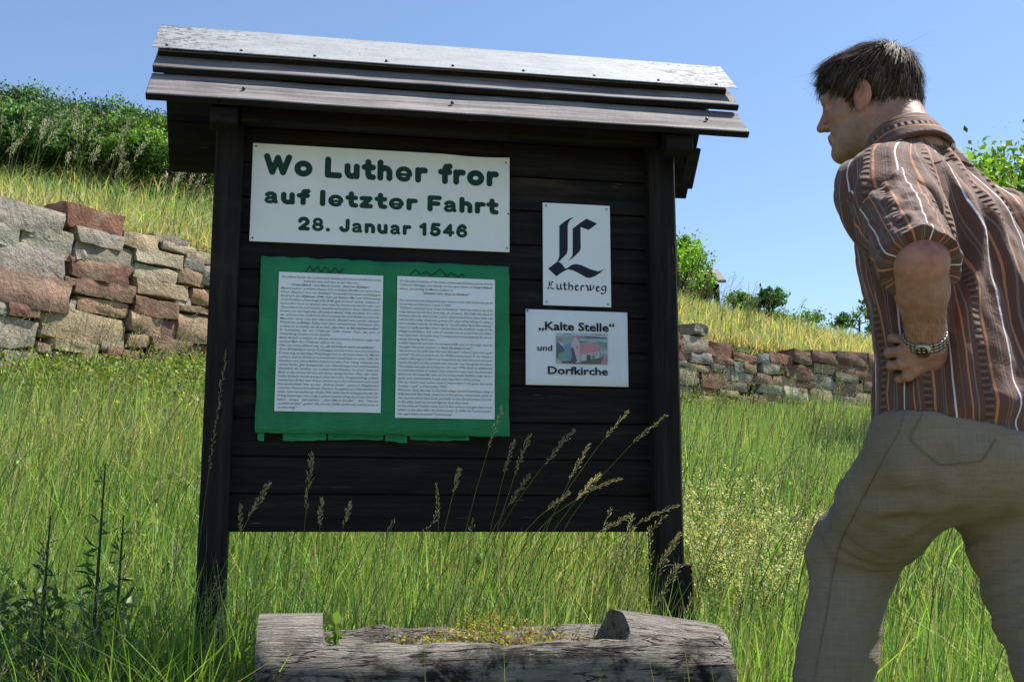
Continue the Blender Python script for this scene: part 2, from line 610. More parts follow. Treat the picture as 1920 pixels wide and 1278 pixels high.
def stone(s0, z0, s1, z1, c, seed, proud=0.0, tilt=0.0):
    """one rubble block set into the wall face between running lengths s0..s1 and heights z0..z1"""
    r_ = np.random.default_rng(seed)
    sm = (s0 + s1) / 2
    d = wall_dir(sm); nrm = np.array([d[1], -d[0]])
    o = wall_xy(sm)
    w, h = (s1 - s0) / 2, (z1 - z0) / 2
    dep = 0.13
    nu, nv, nw = 6, 4, 2
    bm = bmesh.new()
    bmesh.ops.create_cube(bm, size=2)
    bmesh.ops.subdivide_edges(bm, edges=bm.edges[:], cuts=3, use_grid_fill=True)
    ph = r_.random(3) * 40
    vs = np.array([v.co[:] for v in bm.verts])
    nn = vs.copy()
    # rounded block
    rr = min(w, h) * r_.uniform(.18, .32)
    q = vs * np.array([w, dep, h])
    inner = np.array([max(w - rr, 1e-3), max(dep - rr, .02), max(h - rr, 1e-3)])
    base = np.clip(q, -inner, inner)
    dirv = q - base
    ln = np.linalg.norm(dirv, axis=1)[:, None] + 1e-9
    q = base + dirv / ln * np.minimum(ln, rr)
    # crooked corners and rough face
    q[:, 2] += q[:, 0] / w * h * r_.normal(0, .07) + tilt * q[:, 0]
    q[:, 2] *= 1 + q[:, 0] / w * r_.normal(0, .08)
    q[:, 0] *= 1 + q[:, 2] / h * r_.normal(0, .05)
    nz = np.stack([fbm(q * 9 + ph, k, 3) for k in (1, 2, 3)], 1)
    nf_ = np.stack([fbm(q * 26 + ph, k + 5, 2) for k in (1, 2, 3)], 1)
    q += nz * np.array([.024, .034, .018]) * min(1, h / .09) + nf_ * .012
    q *= np.array([.976, 1, .966])
    P = np.column_stack([o[0] + d[0] * q[:, 0] + nrm[0] * (-q[:, 1] - 0.10 + proud), o[1] + d[1] * q[:, 0] + nrm[1] * (-q[:, 1] - 0.10 + proud), (z0 + z1) / 2 + q[:, 2]])
    P -= np.array(wall.location)
    for v, p in zip(bm.verts, P): v.co = p
    bmesh.ops.recalc_face_normals(bm, faces=bm.faces)
    me = bm_mesh(bm, 'stone', True)
    me.set_sharp_from_angle(angle=R(38))
    cc = np.array(C[c]) * (1 + r_.normal(0, .09)) * (1 + r_.normal(0, .03, 3))
    a = me.color_attributes.new('Col', 'FLOAT_COLOR', 'POINT')
    a.data.foreach_set('color', np.tile(np.append(cc, 1), len(me.vertices)).astype(np.float32))
    return link('stone', me, MATS['rubble_stone'], wall)


sd = 100
for src, kx, ox, ky, oy in ((LEFT, .4853, 0, .4853, 100), (RIGHT, .3285, 1200, .3285, 400)):
    for it in src.split():
        a = it.split(',')
        x0, y0, x1, y1 = [float(v) for v in a[:4]]
        X0, X1, Y0, Y1 = ox + kx * x0, ox + kx * x1, oy + ky * y0, oy + ky * y1
        s0, _ = wall_hit(X0, (Y0 + Y1) / 2); s1, _ = wall_hit(X1, (Y0 + Y1) / 2)
        _, zt = wall_hit((X0 + X1) / 2, Y0); _, zb = wall_hit((X0 + X1) / 2, Y1)
        stone(s0, zb, s1, zt, a[4], sd, proud=random.uniform(-.012, .022)); sd += 1
        used.append((s0, s1, zb, zt))


# the stretches hidden behind the board or beyond the frame: the same masonry in loose courses
sL = wall_hit(404, 600)[0]; sR = wall_hit(1266, 700)[0]; sA = wall_hit(-25, 600)[0]; sB = wall_hit(1655, 740)[0]
for a, b in ((sL, sR), (0.4, sA), (sB, WS[-1] - 4)):
    s = a
    zt_f = lambda s: float(back_z([wall_xy(s)])[0]) + .02
    z = {}
    course = 0
    base = {}
    rows = 6
    for k in range(rows):
        s = a
        while s < b - .08:
            L = min(random.uniform(.22, .62), b - s)
            if b - s - L < .15: L = b - s
            sm = s + L / 2
            zb_, zt_ = float(front_z([wall_xy(sm)])[0]) - .06, zt_f(sm)
            h = (zt_ - zb_) / rows
            j = random.uniform(-.015, .015)
            stone(s + .006, zb_ + k * h + .004, s + L - .006, zb_ + (k + 1) * h + j, random.choice('ggbbprdtktoe'), sd, proud=random.uniform(-.015, .02)); sd += 1
            s += L

# earth and rubble packed behind the face
ss = np.linspace(0.2, WS[-1] - .3, 160)
vv, ff = [], []
for i, s in enumerate(ss):
    d = wall_dir(s); nrm = np.array([d[1], -d[0]]); o = wall_xy(s)
    zb_ = float(front_z([o])[0]) - .3; zt_ = float(back_z([o])[0]) - .10
    for off, z in ((-.05, zb_), (-.085, zt_), (-.55, zt_ + .01), (-.55, zb_)):
        p = o + nrm * off
        vv.append((p[0] - wall.location.x, p[1] - wall.location.y, z - wall.location.z))
    if i:
        for k in range(3): ff.append((4 * i - 4 + k, 4 * i + k, 4 * i + k + 1, 4 * i - 3 + k))
link('earth_core', fast_mesh('earth_core', vv, ff), MATS['joint_earth'], wall)
# ------------------------------------------------------------------ roofed notice board
BA = R(10.1)
BQ = np.array([0, 3.27, 0.0])
BE = np.array([math.cos(BA), math.sin(BA), 0]); BN = np.array([math.sin(BA), -math.cos(BA), 0])
board_base = BQ + np.array([0, 0, -0.58])


def bxy(px, py, off=0.0):
    """photo spot -> (u, z) on the upright plane `off` in front of the planks"""
    r = ray(px, py); o = BQ + BN * off
    p = r * ((o @ BN) / (r @ BN))
    return float((p - o) @ BE), float(p[2])


def board_empty(name):
    return empty(name, tuple(BQ), BA)      # local x along the board, local -y towards the viewer, z up


nb = empty('notice_board', tuple(board_base), BA)
tag(nb, 'dark stained wooden notice board with a small gabled plank roof on two posts', 'notice board')
ZB = 0.58          # local z of the camera's eye level on this object


def nbpart(name, bm, mat, smooth=False):
    for v in bm.verts: v.co.z += ZB
    return link(name, bm_mesh(bm, name, smooth), MATS[mat], nb)


def rough_edges(bm, amp, seed=0, f=7.0):
    for v in bm.verts:
        p = np.array([[v.co.x * f, v.co.y * f + seed * 3.1, v.co.z * f]])
        v.co.y += amp * float(fbm(p, seed)[0]); v.co.z += amp * float(fbm(p + 9, seed)[0])


# wall planks
pz = np.array([0, .105, .208, .313, .42, .525, .628, .735, .84, .946, 1.05, 1.155, 1.25])
for k in range(len(pz) - 1):
    f0 = .003 + .004 * random.random()
    b = prism_bm([(f0, pz[k] + .0022), (f0, pz[k + 1] - .0022), (.017, pz[k + 1] - .0022), (.017, pz[k + 1] + .012), (.027, pz[k + 1] + .012), (.027, pz[k] + .014), (.0185, pz[k] + .014), (.0185, pz[k] + .0022)], -.795, .425, .0015, 6)
    nbpart('plank', b, 'stained_wood')

# posts
for u0, u1 in ((-.858, -.782), (.411, .494)):
    b = box_bm(u0, u1, -.045, .045, -.62, 1.30, .006)
    bmesh.ops.subdivide_edges(b, edges=[e for e in b.edges if abs(e.verts[0].co.z - e.verts[1].co.z) > 1], cuts=24)
    rough_edges(b, .0018, 4)
    nbpart('post', b, 'stained_post')
# clamp block with bolts at the foot of one post
b = box_bm(.402, .512, -.062, -.0465, -.60, -.088, .004)
nbpart('foot_clamp', b, 'stained_post')
fc = nb.children[-1] if False else [c for c in nb.children if c.name.startswith('foot_clamp')][0]
plain('rusty_iron', (0.05, 0.028, 0.02), 0.7, 0.3, 0.5, 0.4, 60)
plain('dark_screw', (0.06, 0.06, 0.06), 0.5, 0.4, 0.6, 0.3, 60)


def dome_bm(x, y, z, r, flat=0.5):
    b = bmesh.new()
    bmesh.ops.create_uvsphere(b, u_segments=10, v_segments=6, radius=r)
    for v in b.verts: v.co = Vector((x + v.co.x, y + v.co.y * flat, z + v.co.z))
    return b


for z, r in ((-.142, .011), (-.176, .006)):
    b = dome_bm(.475, -.063, z, r)
    for v in b.verts: v.co.z += ZB
    link('bolt', bm_mesh(b, 'bolt', True), MATS['rusty_iron'], fc)

# roof: lapped planks, each side; profile points are (distance in front of the planks, height)
RL, RRt = -1.030, 0.675


def roof_plank(p0, p1, th, u0, u1, seed):
    d = np.array(p1) - np.array(p0); d /= np.linalg.norm(d)
    n = np.array([-d[1], d[0]])
    if n[1] < 0: n = -n
    q = [np.array(p0), np.array(p1), np.array(p1) - n * th, np.array(p0) - n * th]
    b = prism_bm([(-a[0], a[1]) for a in q], u0, u1, .0025, 40)
    rough_edges(b, .0035, seed, 5)
    o = nbpart('roof_plank', b, 'weathered_wood')
    o.data.materials.append(MATS['stained_wood'])          # weather side bleached; dark stain on edges and underside also paints their shade
    nw = Vector((0, -n[0], n[1]))
    for p in o.data.polygons:
        if p.normal.dot(nw) < .55: p.material_index = 1
    return o


roof_plank((-.03, 1.448), (.078, 1.336), .020, RL + .006, RRt - .02, 1)
roof_plank((.020, 1.366), (.118, 1.272), .021, RL, RRt + .002, 2)
roof_plank((.090, 1.261), (.188, 1.164), .022, RL - .004, RRt + .004, 3)
roof_plank((-.055, 1.448), (-.145, 1.325), .020, RL + .004, RRt - .02, 4)
roof_plank((-.115, 1.346), (-.22, 1.222), .021, RL + .006, RRt - .03, 5)
roof_plank((-.195, 1.232), (-.30, 1.110), .022, RL + .008, RRt - .035, 6)
# sheet-metal ridge cap
b = prism_bm([(.042, 1.4625), (-.095, 1.336), (-.0955, 1.3335), (.0415, 1.4595)], RL - .006, RRt + .006, 0, 40)
for v in b.verts:
    k = float(fbm(np.array([[v.co.x * 3, v.co.z * 8, 0]]), 2)[0]); v.co.y -= .003 * k
cap = nbpart('ridge_cap', b, 'galvanised_sheet')
b = prism_bm([(.0425, 1.4635), (.165, 1.342), (.1655, 1.3395), (.0425, 1.4600)], RL - .006, RRt + .002, 0, 4)
for v in b.verts: v.co.z += ZB
link('cap_flange', bm_mesh(b, 'cap_flange'), MATS['galvanised_sheet'], cap)
for px in (314, 453, 590, 724, 848, 980, 1112, 1232, 1340):
    u, _ = bxy(px, 100 + (px - 314) * .06, .07)
    b = dome_bm(u, -.0845, 1.3465, .0052, .7)
    for v in b.verts: v.co.z += ZB
    link('screw', bm_mesh(b, 'screw', True), MATS['dark_screw'], cap)
for u, o_, z in ((-.78, .150, 1.209), (.56, .150, 1.209), (-.2, .152, 1.207)):
    b = dome_bm(u, -o_, z, .0055, .7)
    nbpart('nail', b, 'dark_screw', True)
# rafters at both posts, wall plate and ridge beam
for u0, u1 in ((-.871, -.791), (.430, .520)):
    for pr in ([(-.02, 1.33), (.155, 1.150), (.148, 1.110), (.105, 1.098), (-.02, 1.22)], [(-.022, 1.35), (-.262, 1.092), (-.25, 1.05), (-.20, 1.045), (-.022, 1.24)]):
        nbpart('rafter', prism_bm([(-a, z) for a, z in pr], u0 + .004, u1 - .004, .003), 'stained_wood')
nbpart('wall_plate', box_bm(-.79, .428, -.10, -.055, 1.135, 1.205, .004), 'stained_wood')
nbpart('gable_brace', prism_bm([(-.05, 1.02), (-.14, 1.12), (-.115, 1.13), (-.05, 1.07)], .506, .545, .003), 'stained_wood')
nbpart('ridge_beam', box_bm(-.98, .62, -.015, .045, 1.33, 1.40, .004), 'stained_wood')

# ------------------------------------------------------------------ flat lettering
def fill2d(sdf, x0, x1, y0, y1, h):
    """triangulated inside of a 2-D distance field (marching squares)"""
    nx_, ny_ = int((x1 - x0) / h) + 2, int((y1 - y0) / h) + 2
    xs = x0 + h * np.arange(nx_); ys = y0 + h * np.arange(ny_)
    X, Y = np.meshgrid(xs, ys)
    D = sdf(X, Y)
    ins = D < 0
    V, F = [], []
    full = ins[:-1, :-1] & ins[1:, :-1] & ins[:-1, 1:] & ins[1:, 1:]
    anyc = ins[:-1, :-1] | ins[1:, :-1] | ins[:-1, 1:] | ins[1:, 1:]
    for j in range(ny_ - 1):
        i = 0
        row = full[j]
        while i < nx_ - 1:
            if row[i]:
                k = i
                while k < nx_ - 1 and row[k]: k += 1
                n0 = len(V)
                V += [(xs[i], ys[j]), (xs[k], ys[j]), (xs[k], ys[j + 1]), (xs[i], ys[j + 1])]
                F.append((n0, n0 + 1, n0 + 2, n0 + 3))
                i = k
            else:
                i += 1
    jj, ii_ = np.nonzero(anyc & ~full)
    for j, i in zip(jj, ii_):
        c = [(i, j), (i + 1, j), (i + 1, j + 1), (i, j + 1)]
        poly = []
        for a in range(4):
            p, q = c[a], c[(a + 1) % 4]
            dp, dq = D[p[1], p[0]], D[q[1], q[0]]
            if dp < 0: poly.append((xs[p[0]], ys[p[1]]))
            if (dp < 0) != (dq < 0):
                t = dp / (dp - dq)
                poly.append((xs[p[0]] + t * (xs[q[0]] - xs[p[0]]), ys[p[1]] + t * (ys[q[1]] - ys[p[1]])))
        if len(poly) > 2:
            n0 = len(V); V += poly; F.append(tuple(range(n0, n0 + len(poly))))
    return V, F


def strokes_sdf(strokes, r):
    def f(X, Y):
        D = np.full(X.shape, 1e9)
        for st in strokes:
            rs = r
            if isinstance(st[0], float): rs, st = r * st[0], st[1:]
            for (ax, ay), (bx, by) in zip(st[:-1], st[1:]):
                dx, dy = bx - ax, by - ay
                L = dx * dx + dy * dy + 1e-12
                t = np.clip(((X - ax) * dx + (Y - ay) * dy) / L, 0, 1)
                D = np.minimum(D, np.hypot(X - ax - t * dx, Y - ay - t * dy) - rs)
        return D
    return f


def arc(cx, cy, rx, ry, a0, a1, n=14):
    return [(cx + rx * math.cos(R(a)), cy + ry * math.sin(R(a))) for a in np.linspace(a0, a1, n)]


GL = {
    'W': (1.28, [[(.15, .85), (.40, .15), (.64, .80), (.88, .15), (1.13, .85)]]),
    'o': (.84, [arc(.42, .375, .27, .232, 0, 360, 24)]),
    'L': (.80, [[(.15, .85), (.15, .15), (.66, .15)]]),
    'u': (.73, [[(.15, .60)] + arc(.36, .36, .21, .215, 180, 360), [(.57, .60), (.57, .15)]]),
    't': (.60, [[(.28, .84), (.28, .30), (.33, .17), (.50, .15)], [(.11, .60), (.49, .60)]]),
    'h': (.73, [[(.15, .85), (.15, .15)], arc(.36, .385, .21, .22, 180, 0) + [(.57, .15)]]),
    'e': (.84, [[.50, (.16, .35), (.68, .35)], [.80] + arc(.42, .375, .275, .25, -4, 312, 22)]),
    'r': (.56, [[(.15, .60), (.15, .15)], [(.15, .40), (.21, .53), (.33, .60), (.46, .59)]]),
    'f': (.60, [[(.31, .15), (.31, .68), (.36, .82), (.53, .85)], [(.12, .58), (.51, .58)]]),
    'a': (.76, [[.82, (.17, .54), (.26, .61), (.40, .625), (.52, .56), (.55, .45), (.55, .22), (.60, .14)], [.68, (.55, .39), (.32, .37), (.17, .31), (.13, .21), (.21, .12), (.36, .11), (.50, .19), (.55, .30)]]),
    'l': (.32, [[(.16, .85), (.16, .15)]]),
    'z': (.72, [[(.15, .60), (.55, .60), (.15, .15), (.57, .15)]]),
    'F': (.74, [[(.62, .85), (.15, .85), (.15, .15)], [(.15, .50), (.55, .50)]]),
    '2': (.80, [[(.15, .66)] + arc(.39, .64, .24, .21, 160, -30, 12) + [(.17, .15), (.65, .15)]]),
    '8': (.80, [[.8] + arc(.40, .67, .22, .18, 0, 360, 20), [.85] + arc(.40, .31, .26, .185, 0, 360, 20)]),
    '.': (.34, [[(.16, .15), (.165, .15)]]),
    'J': (.70, [[(.55, .85), (.55, .34)] + arc(.345, .34, .205, .19, 0, -170, 12)]),
    'n': (.73, [[(.15, .60), (.15, .15)], arc(.36, .385, .21, .22, 180, 0) + [(.57, .15)]]),
    '1': (.60, [[(.14, .66), (.36, .84), (.36, .15)]]),
    '5': (.78, [[(.60, .85), (.25, .85), (.20, .50)] + arc(.37, .36, .25, .21, 130, -150, 16)]),
    '4': (.80, [[.85, (.52, .15), (.52, .85), (.13, .34), (.68, .34)]]),
    '6': (.80, [[(.60, .74), (.50, .84), (.36, .84), (.22, .70), (.15, .45), (.15, .34)], [.85] + arc(.40, .33, .25, .205, 0, 360, 20)]),
    ' ': (.36, [])}


def round_text(txt, r=.145, gap=.085):
    x, st = 0.0, []
    for ch in txt:
        w, ss_ = GL[ch]
        st += [([s[0]] if isinstance(s[0], float) else []) + [(x + p[0], p[1]) for p in s if not isinstance(p, float)] for s in ss_]
        x += w + gap
    return st, x - gap


def flat_mesh(name, V, F, off):
    """2-D polygons in board coordinates (u, z), `off` metres in front of the planks, object at the board origin"""
    me = bpy.data.meshes.new(name)
    me.from_pydata([(u, -off, z) for u, z in V], [], F)
    me.update()
    return me


plain('white_sign', (0.82, 0.82, 0.79), 0.5, 0.35, var=0.05, scale=6)
plain('white_enamel', (0.82, 0.83, 0.83), 0.3, 0.5, var=0.03, scale=6)
plain('paper', (0.83, 0.84, 0.85), 0.55, 0.35, var=0.04, scale=9)
plain('green_letters', (0.004, 0.038, 0.016), 0.5, 0.3, var=0.25, scale=9)
plain('blue_black', (0.008, 0.010, 0.022), 0.45, 0.3)
plain('ink', (0.012, 0.013, 0.02), 0.6, 0.2)
plain('grey_ink', (0.06, 0.065, 0.08), 0.6, 0.2)
plain('steel', (0.45, 0.46, 0.47), 0.35, 0.5, 0.8)
plain('felt_pen', (0.004, 0.012, 0.008), 0.6, 0.2)


def fitted(V, u0, u1, z0, z1, x0=None, x1=None, y0=None, y1=None):
    V = np.array(V)
    a, b = (V.min(0), V.max(0)) if x0 is None else (np.array([x0, y0]), np.array([x1, y1]))
    return [(u0 + (x - a[0]) / (b[0] - a[0]) * (u1 - u0), z0 + (y - a[1]) / (b[1] - a[1]) * (z1 - z0)) for x, y in V]


def corner_screws(parent, pts, off, mat='steel', r=.0042):
    for u, z in pts:
        link('screw', bm_mesh(dome_bm(u, -off, z, r, .5), 'screw', True), MATS[mat], parent)


# --- long white title sign
ts = board_empty('title_sign')
tag(ts, 'long white sign with three lines of bold dark green lettering under the roof', 'sign')
b = box_bm(-.757, -.0085, -.007, -.002, .8135, 1.1035, .0008)
bmesh.ops.subdivide_edges(b, edges=[e for e in b.edges if abs(e.verts[0].co.x - e.verts[1].co.x) > .5], cuts=24)
for v in b.verts:
    k = max(0, (v.co.x + .2) / .19)
    if v.co.z > 1.0 and 0 < k < 1: v.co.z -= .0035 * math.sin(k * math.pi)
link('sign_panel', bm_mesh(b, 'sign_panel'), MATS['white_sign'], ts)
for txt, box in (('Wo Luther fror', (493.7, 327.3, 935.4, 286.9)), ('auf letzter Fahrt', (495.3, 381.2, 934.6, 350.0)), ('28. Januar 1546', (558.3, 431.6, 876.2, 405.6))):
    st, wd = round_text(txt)
    V, F = fill2d(strokes_sdf(st, .138 if txt[0] != '2' else .13), -.02, wd + .02, -.02, 1.02, .02)
    u0, z0 = bxy(box[0], box[1], .008); u1, _ = bxy(box[2], box[1], .008); _, z1 = bxy(box[0], box[3], .008)
    link('lettering', flat_mesh('lettering', fitted(V, u0, u1, z0, z1), F, .0076), MATS['green_letters'], ts)
corner_screws(ts, [(-.748, .823), (-.02, 1.087), (-.016, .825), (-.748, 1.094), (-.013, .93)], .0078, 'dark_screw', .0028)

# --- green taped panel with two printed pages
g = N('green_tape', 0.45, 0.4)
v = g.coords((1, 1, 1)); n1 = g.noise(v, 7, 5, 0.6, 0.8); n2 = g.noise(g.coords((6, 1, 40)), 3, 4, 0.6, 0.6)
g.color(g.ramp(n1, [(0.3, (0.001, 0.15, 0.05)), (0.7, (0.006, 0.24, 0.085))]))
g.bump(g.math('ADD', n1, g.math('MULTIPLY', n2, 0.5)), 0.5, 0.012)
gp_ = board_empty('text_panel')
tag(gp_, 'panel wrapped in green tape holding two closely printed pages', 'panel')


def wrinkled_panel(u0, u1, z0, z1, f0, f1, seed, amp=.002, h=.012, ej=.003):
    nu, nz = max(3, int((u1 - u0) / h)), max(3, int((z1 - z0) / h))
    U, Z = np.meshgrid(np.linspace(u0, u1, nu), np.linspace(z0, z1, nz))
    e_ = np.minimum(np.minimum(U - u0, u1 - U), np.minimum(Z - z0, z1 - Z))
    p = np.column_stack([U.ravel() * 9, Z.ravel() * 22, np.zeros(U.size)])
    w = fbm(p, seed, 3).reshape(U.shape)
    rim = (e_ < .02)
    off = f1 + amp * w * np.where(e_ < .045, 1.3, .15)
    jit = fbm(np.column_stack([U.ravel() * 30, Z.ravel() * 30, np.full(U.size, 4.)]), seed + 2).reshape(U.shape)
    edge = e_ < 1e-6
    U2 = U + np.where(edge, ej * jit, 0); Z2 = Z + np.where(edge, ej * jit, 0) + (ej > .004) * .05 * (z1 - Z) * np.sin(U * 55 + seed)
    off = np.where(edge, f1 - .006, off)
    V = [(a, -o, c) for a, o, c in zip(U2.ravel(), off.ravel(), Z2.ravel())]
    id_ = np.arange(U.size).reshape(U.shape)
    F = [tuple(q) for q in np.stack([id_[:-1, :-1], id_[:-1, 1:], id_[1:, 1:], id_[1:, :-1]], -1).reshape(-1, 4)]
    ring = list(id_[0, :]) + list(id_[1:, -1]) + list(id_[-1, -2::-1]) + list(id_[-2:0:-1, 0])
    n0 = len(V)
    V += [(V[i][0], -f0, V[i][2]) for i in ring]
    m = len(ring)
    F += [(ring[k], n0 + k, n0 + (k + 1) % m, ring[(k + 1) % m]) for k in range(m)]
    F.append(tuple(range(n0, n0 + m)))
    me = bpy.data.meshes.new('tape'); me.from_pydata(V, [], F); me.update()
    for pl in me.polygons: pl.use_smooth = True
    me.set_sharp_from_angle(angle=R(45))
    return me


link('tape_cover', wrinkled_panel(-.722, -.011, .270, .769, .001, .022, 3), MATS['green_tape'], gp_)
for u0, u1, z0, z1, sd_ in ((-.368, -.322, .278, .332, 5), (-.643, -.528, .252, .273, 6), (-.52, -.37, .256, .272, 7), (-.365, -.30, .251, .273, 8), (-.295, -.125, .258, .274, 9), (-.712, -.695, .250, .272, 10)):
    f_ = .0255 if z1 > .3 else .010
    link('tape_flap', wrinkled_panel(u0, u1, z0, z1, f_ - .0015, f_, sd_, .0015, .006, .0045), MATS['green_tape'], gp_)
for pts in ([(573, 509), (581, 499), (587, 508), (595, 500), (602, 510), (610, 500), (619, 511), (628, 502), (636, 511), (645, 503)],
            [(768, 516), (779, 505), (788, 514), (800, 509), (808, 517), (826, 504), (838, 518), (845, 511), (860, 519), (867, 513), (871, 519)]):
    P = [bxy(*p, .025) for p in pts]
    us = [p[0] for p in P]; zs = [p[1] for p in P]
    V, F = fill2d(strokes_sdf([P], .0011), min(us) - .005, max(us) + .005, min(zs) - .005, max(zs) + .005, .0012)
    link('pen_zigzag', flat_mesh('pen_zigzag', V, F, .0252), MATS['felt_pen'], gp_)

# the printed words, word by word, justified to the column
PAGE_L = """|An stillem Rande der Lutherstadt Eisleben und ihrem Weltkulturerbe
^befindet man sich hier in der Flur von
^*Unterrißdorf* - laut Martin Luther *„hart* *vor* *Eisleben“*
|Martin Luther erwähnt diesen Ort in letzten Briefen an seine Frau.
|Denn „Rissdorf hart vor Eisleben“ hinterließ ihm einen nachhaltigen
|Eindruck am *28.Januar* *1546*. Hier am letzten Mal von Wittenberg
|nach Eisleben unterwegs (die B 80 gab es noch nicht) , bekam er
|besonders hart zu spüren, was man bis heute wandernd oder auf
|Zweirädern hin und wieder deutlich wahrnehmen kann: Gleich neben
|diesem vor uns liegenden „Bruchbornsberg“ folgt ein kalter Korridor,
|der sich von hier südlich am Dorf entlang bis nach Eisleben erstreckt.
|Mancher wird von ihm überrascht ähnlich wie Luther damals:
|Plötzliche auffällige Kälte und dazu winterlicher Ostwind! Das
|erlebte er so heftig, als ob es ihm *„das* *Hirn* *zu* *Eis* *machen* *wollte“*
|Er berichtet das am 1.Februar 1546 seiner Frau, die sich in
<Wittenberg Sorgen um ihn machte.
|Bald darauf erwähnt er dieses eindrückliche Erlebnis sogar ein
<zweites Mal! Am 7.Februar teilt er ihr mit:
<Hier vor Unterrißdorf war es, *„do* *ich* *kränck* *ward* *ym* *einfaren“*
|Zum 450.Jubiläum seines Todestages entstand hier eine bescheidene
|Erinnerung an damalige Weinhänge und an die letzte Reise Dr.Martin
|Luthers, dessen Erkenntnisse weltweit Unzähligen zu einer Hilfe für
|Glauben und sinnerfülltes Leben wurden. Der Hang nebenan mit
|seinen Stufen gibt Gelegenheit zum Hinaufsteigen und wohltuendem
|Weitblick bis hinüber zur Lutherstadt Eisleben. Im Dorf lohnt ein
|Blick in die schöne Kirche mit ihrem spätgotischen Altar, der unter
|lutherischem Gedankengut eine barocke Umgestaltung erfuhr.
|Inzwischen findet man dieses sehenswerte Kircheninnere und einen
|Kurzaufenthalt hier an der „Kalten Stelle“ schon in Angeboten
|mancher Reiseunternehmen. Neuere Ausgaben von Wanderführern
|laden zum Verweilen ein. Ende 1995 hatte die Kirchengemeinde mit
|Erfolg beantragt, man möge Luthers letztem Weg durch das Dorf, bis
|dahin einige Jahrzehnte „Karl-Marx-Straße“ den Namen
|„Lutherstraße“ geben. Sie wurde 2006 nochmals umbenannt in
<„Lutherweg“."""
PAGE_R = """|On the quiet outskirts of the town Lutherstadt Eisleben and its World
|Cultural Heritage, one stands on the open fields of *Unterrißdorf*
<which, according to Martin Luther, is
^*"situated* *very* *close* *to* *Eisleben"*
<
|He mentioned this place in his last letters to his wife Katharina which
<he wrote on February 1 and 7, 1546.
|"Rißdorf situated very close to Eisleben" left him with a terrible
|impression on his last journey on January 28, 1546. He died in
|Eisleben shortly afterwards. Luther experienced back then what can
|still be felt today when one passes this spot while hiking or using a
|two-wheeled vehicle. At the edge of the hill called "Bruchbornsberg"
|there is a *cold* *corridor* which reaches from the Southern verge of the
|village to Eisleben. Still a lot of people are as surprised as Luther
|was back then: A sudden drop in temperature accompanied by wintry
<winds blowing from east.
|Luther experienced this so unexpectedly and so strongly that he
<thought the wind wanted to *"turn* *his* *brain* *to* *ice".*
|He wrote to his wife that this was the spot "where I got sick upon
|arrival". On the occasion of the 450th anniversary of his death, a
|plaque referring to Luther's icy experience has been erected and now
|marks the spot so that people who pass by may recognize the place.
|The plaque was placed in time for the year 1996 which is celebrated
|in commemoration of Luther. Now everyone may enjoy the landscape
|there and the beautiful view of the Lutherstadt Eisleben, may have a
<quiet and comfortable break and may find a little peace.
|The last travel road Luther used in Unterrißdorf was given the name
<"Luther road" in December 1995.
|Whoever finds the way to the little village church from there using a
|little lane will find many pleasures in the various component parts of
<the church which date back partially to the Romanesque period,
<in the altar with its carved figures that date back
|to the time of Gothic style, and in the various changes that were
|added to the altar after the Reformation. In 2006, the "Lutherstraße"
<has again been renamed "Lutherweg"."""


def font_meshes(jobs):
    """jobs: (text, bold, shear) -> list of (verts Nx2, polygons, advance)"""
    tmp = []
    for txt, off, shear in jobs:
        cu = bpy.data.curves.new('t', 'FONT')
        cu.body = txt; cu.size = 1.0; cu.shear = shear; cu.offset = off; cu.resolution_u = 2
        o = bpy.data.objects.new('t', cu); col.objects.link(o); tmp.append(o)
    dg = bpy.context.evaluated_depsgraph_get(); dg.update()
    res = []
    for o in tmp:
        me = o.evaluated_get(dg).to_mesh()
        n = len(me.vertices)
        co = np.zeros(n * 3, np.float32); me.vertices.foreach_get('co', co)
        res.append((co.reshape(-1, 3)[:, :2].copy(), [tuple(p.vertices) for p in me.polygons]))
        o.evaluated_get(dg).to_mesh_clear()
    for o in tmp:
        cu = o.data
        bpy.data.objects.remove(o); bpy.data.curves.remove(cu)
    return res


words = sorted({w for pg in (PAGE_L, PAGE_R) for ln in pg.split('\n') for w in ln[1:].split()})
glyphs = dict(zip(words, font_meshes([(w.replace('*', ''), .016 if '*' in w else 0.003, .22) for w in words])))
big = font_meshes([('„Kalte Stelle“', .022, 0), ('und', .014, 0), ('Dorfkirche', .022, 0)])


def typeset(page, u0, u1, z0, z1):
    lines = page.split('\n')
    lh = (z1 - z0) / len(lines)
    size = lh * 1.02
    V, F = [], []
    sp0 = .26
    for k, ln in enumerate(lines):
        mode, ws = ln[0], ln[1:].split()
        if not ws: continue
        wid = [glyphs[w][0][:, 0].max() - glyphs[w][0][:, 0].min() for w in ws]
        nat = sum(wid) + sp0 * (len(ws) - 1)
        full_ = (u1 - u0) / size
        sc = min(1.0, full_ / nat) if mode == '|' else min(.92, full_ / nat)
        sx = size * sc
        gap = ((u1 - u0) / sx - sum(wid)) / (len(ws) - 1) if mode == '|' else sp0
        x = 0 if mode != '^' else ((u1 - u0) / sx - nat) / 2
        base = z1 - (k + .78) * lh
        for w, wd in zip(ws, wid):
            co, fs = glyphs[w]
            n0 = len(V); mn = co[:, 0].min()
            V += [(u0 + (x + a - mn) * sx, base + b * size * .78) for a, b in co]
            F += [tuple(i + n0 for i in f) for f in fs]
            x += wd + gap
    return V, F


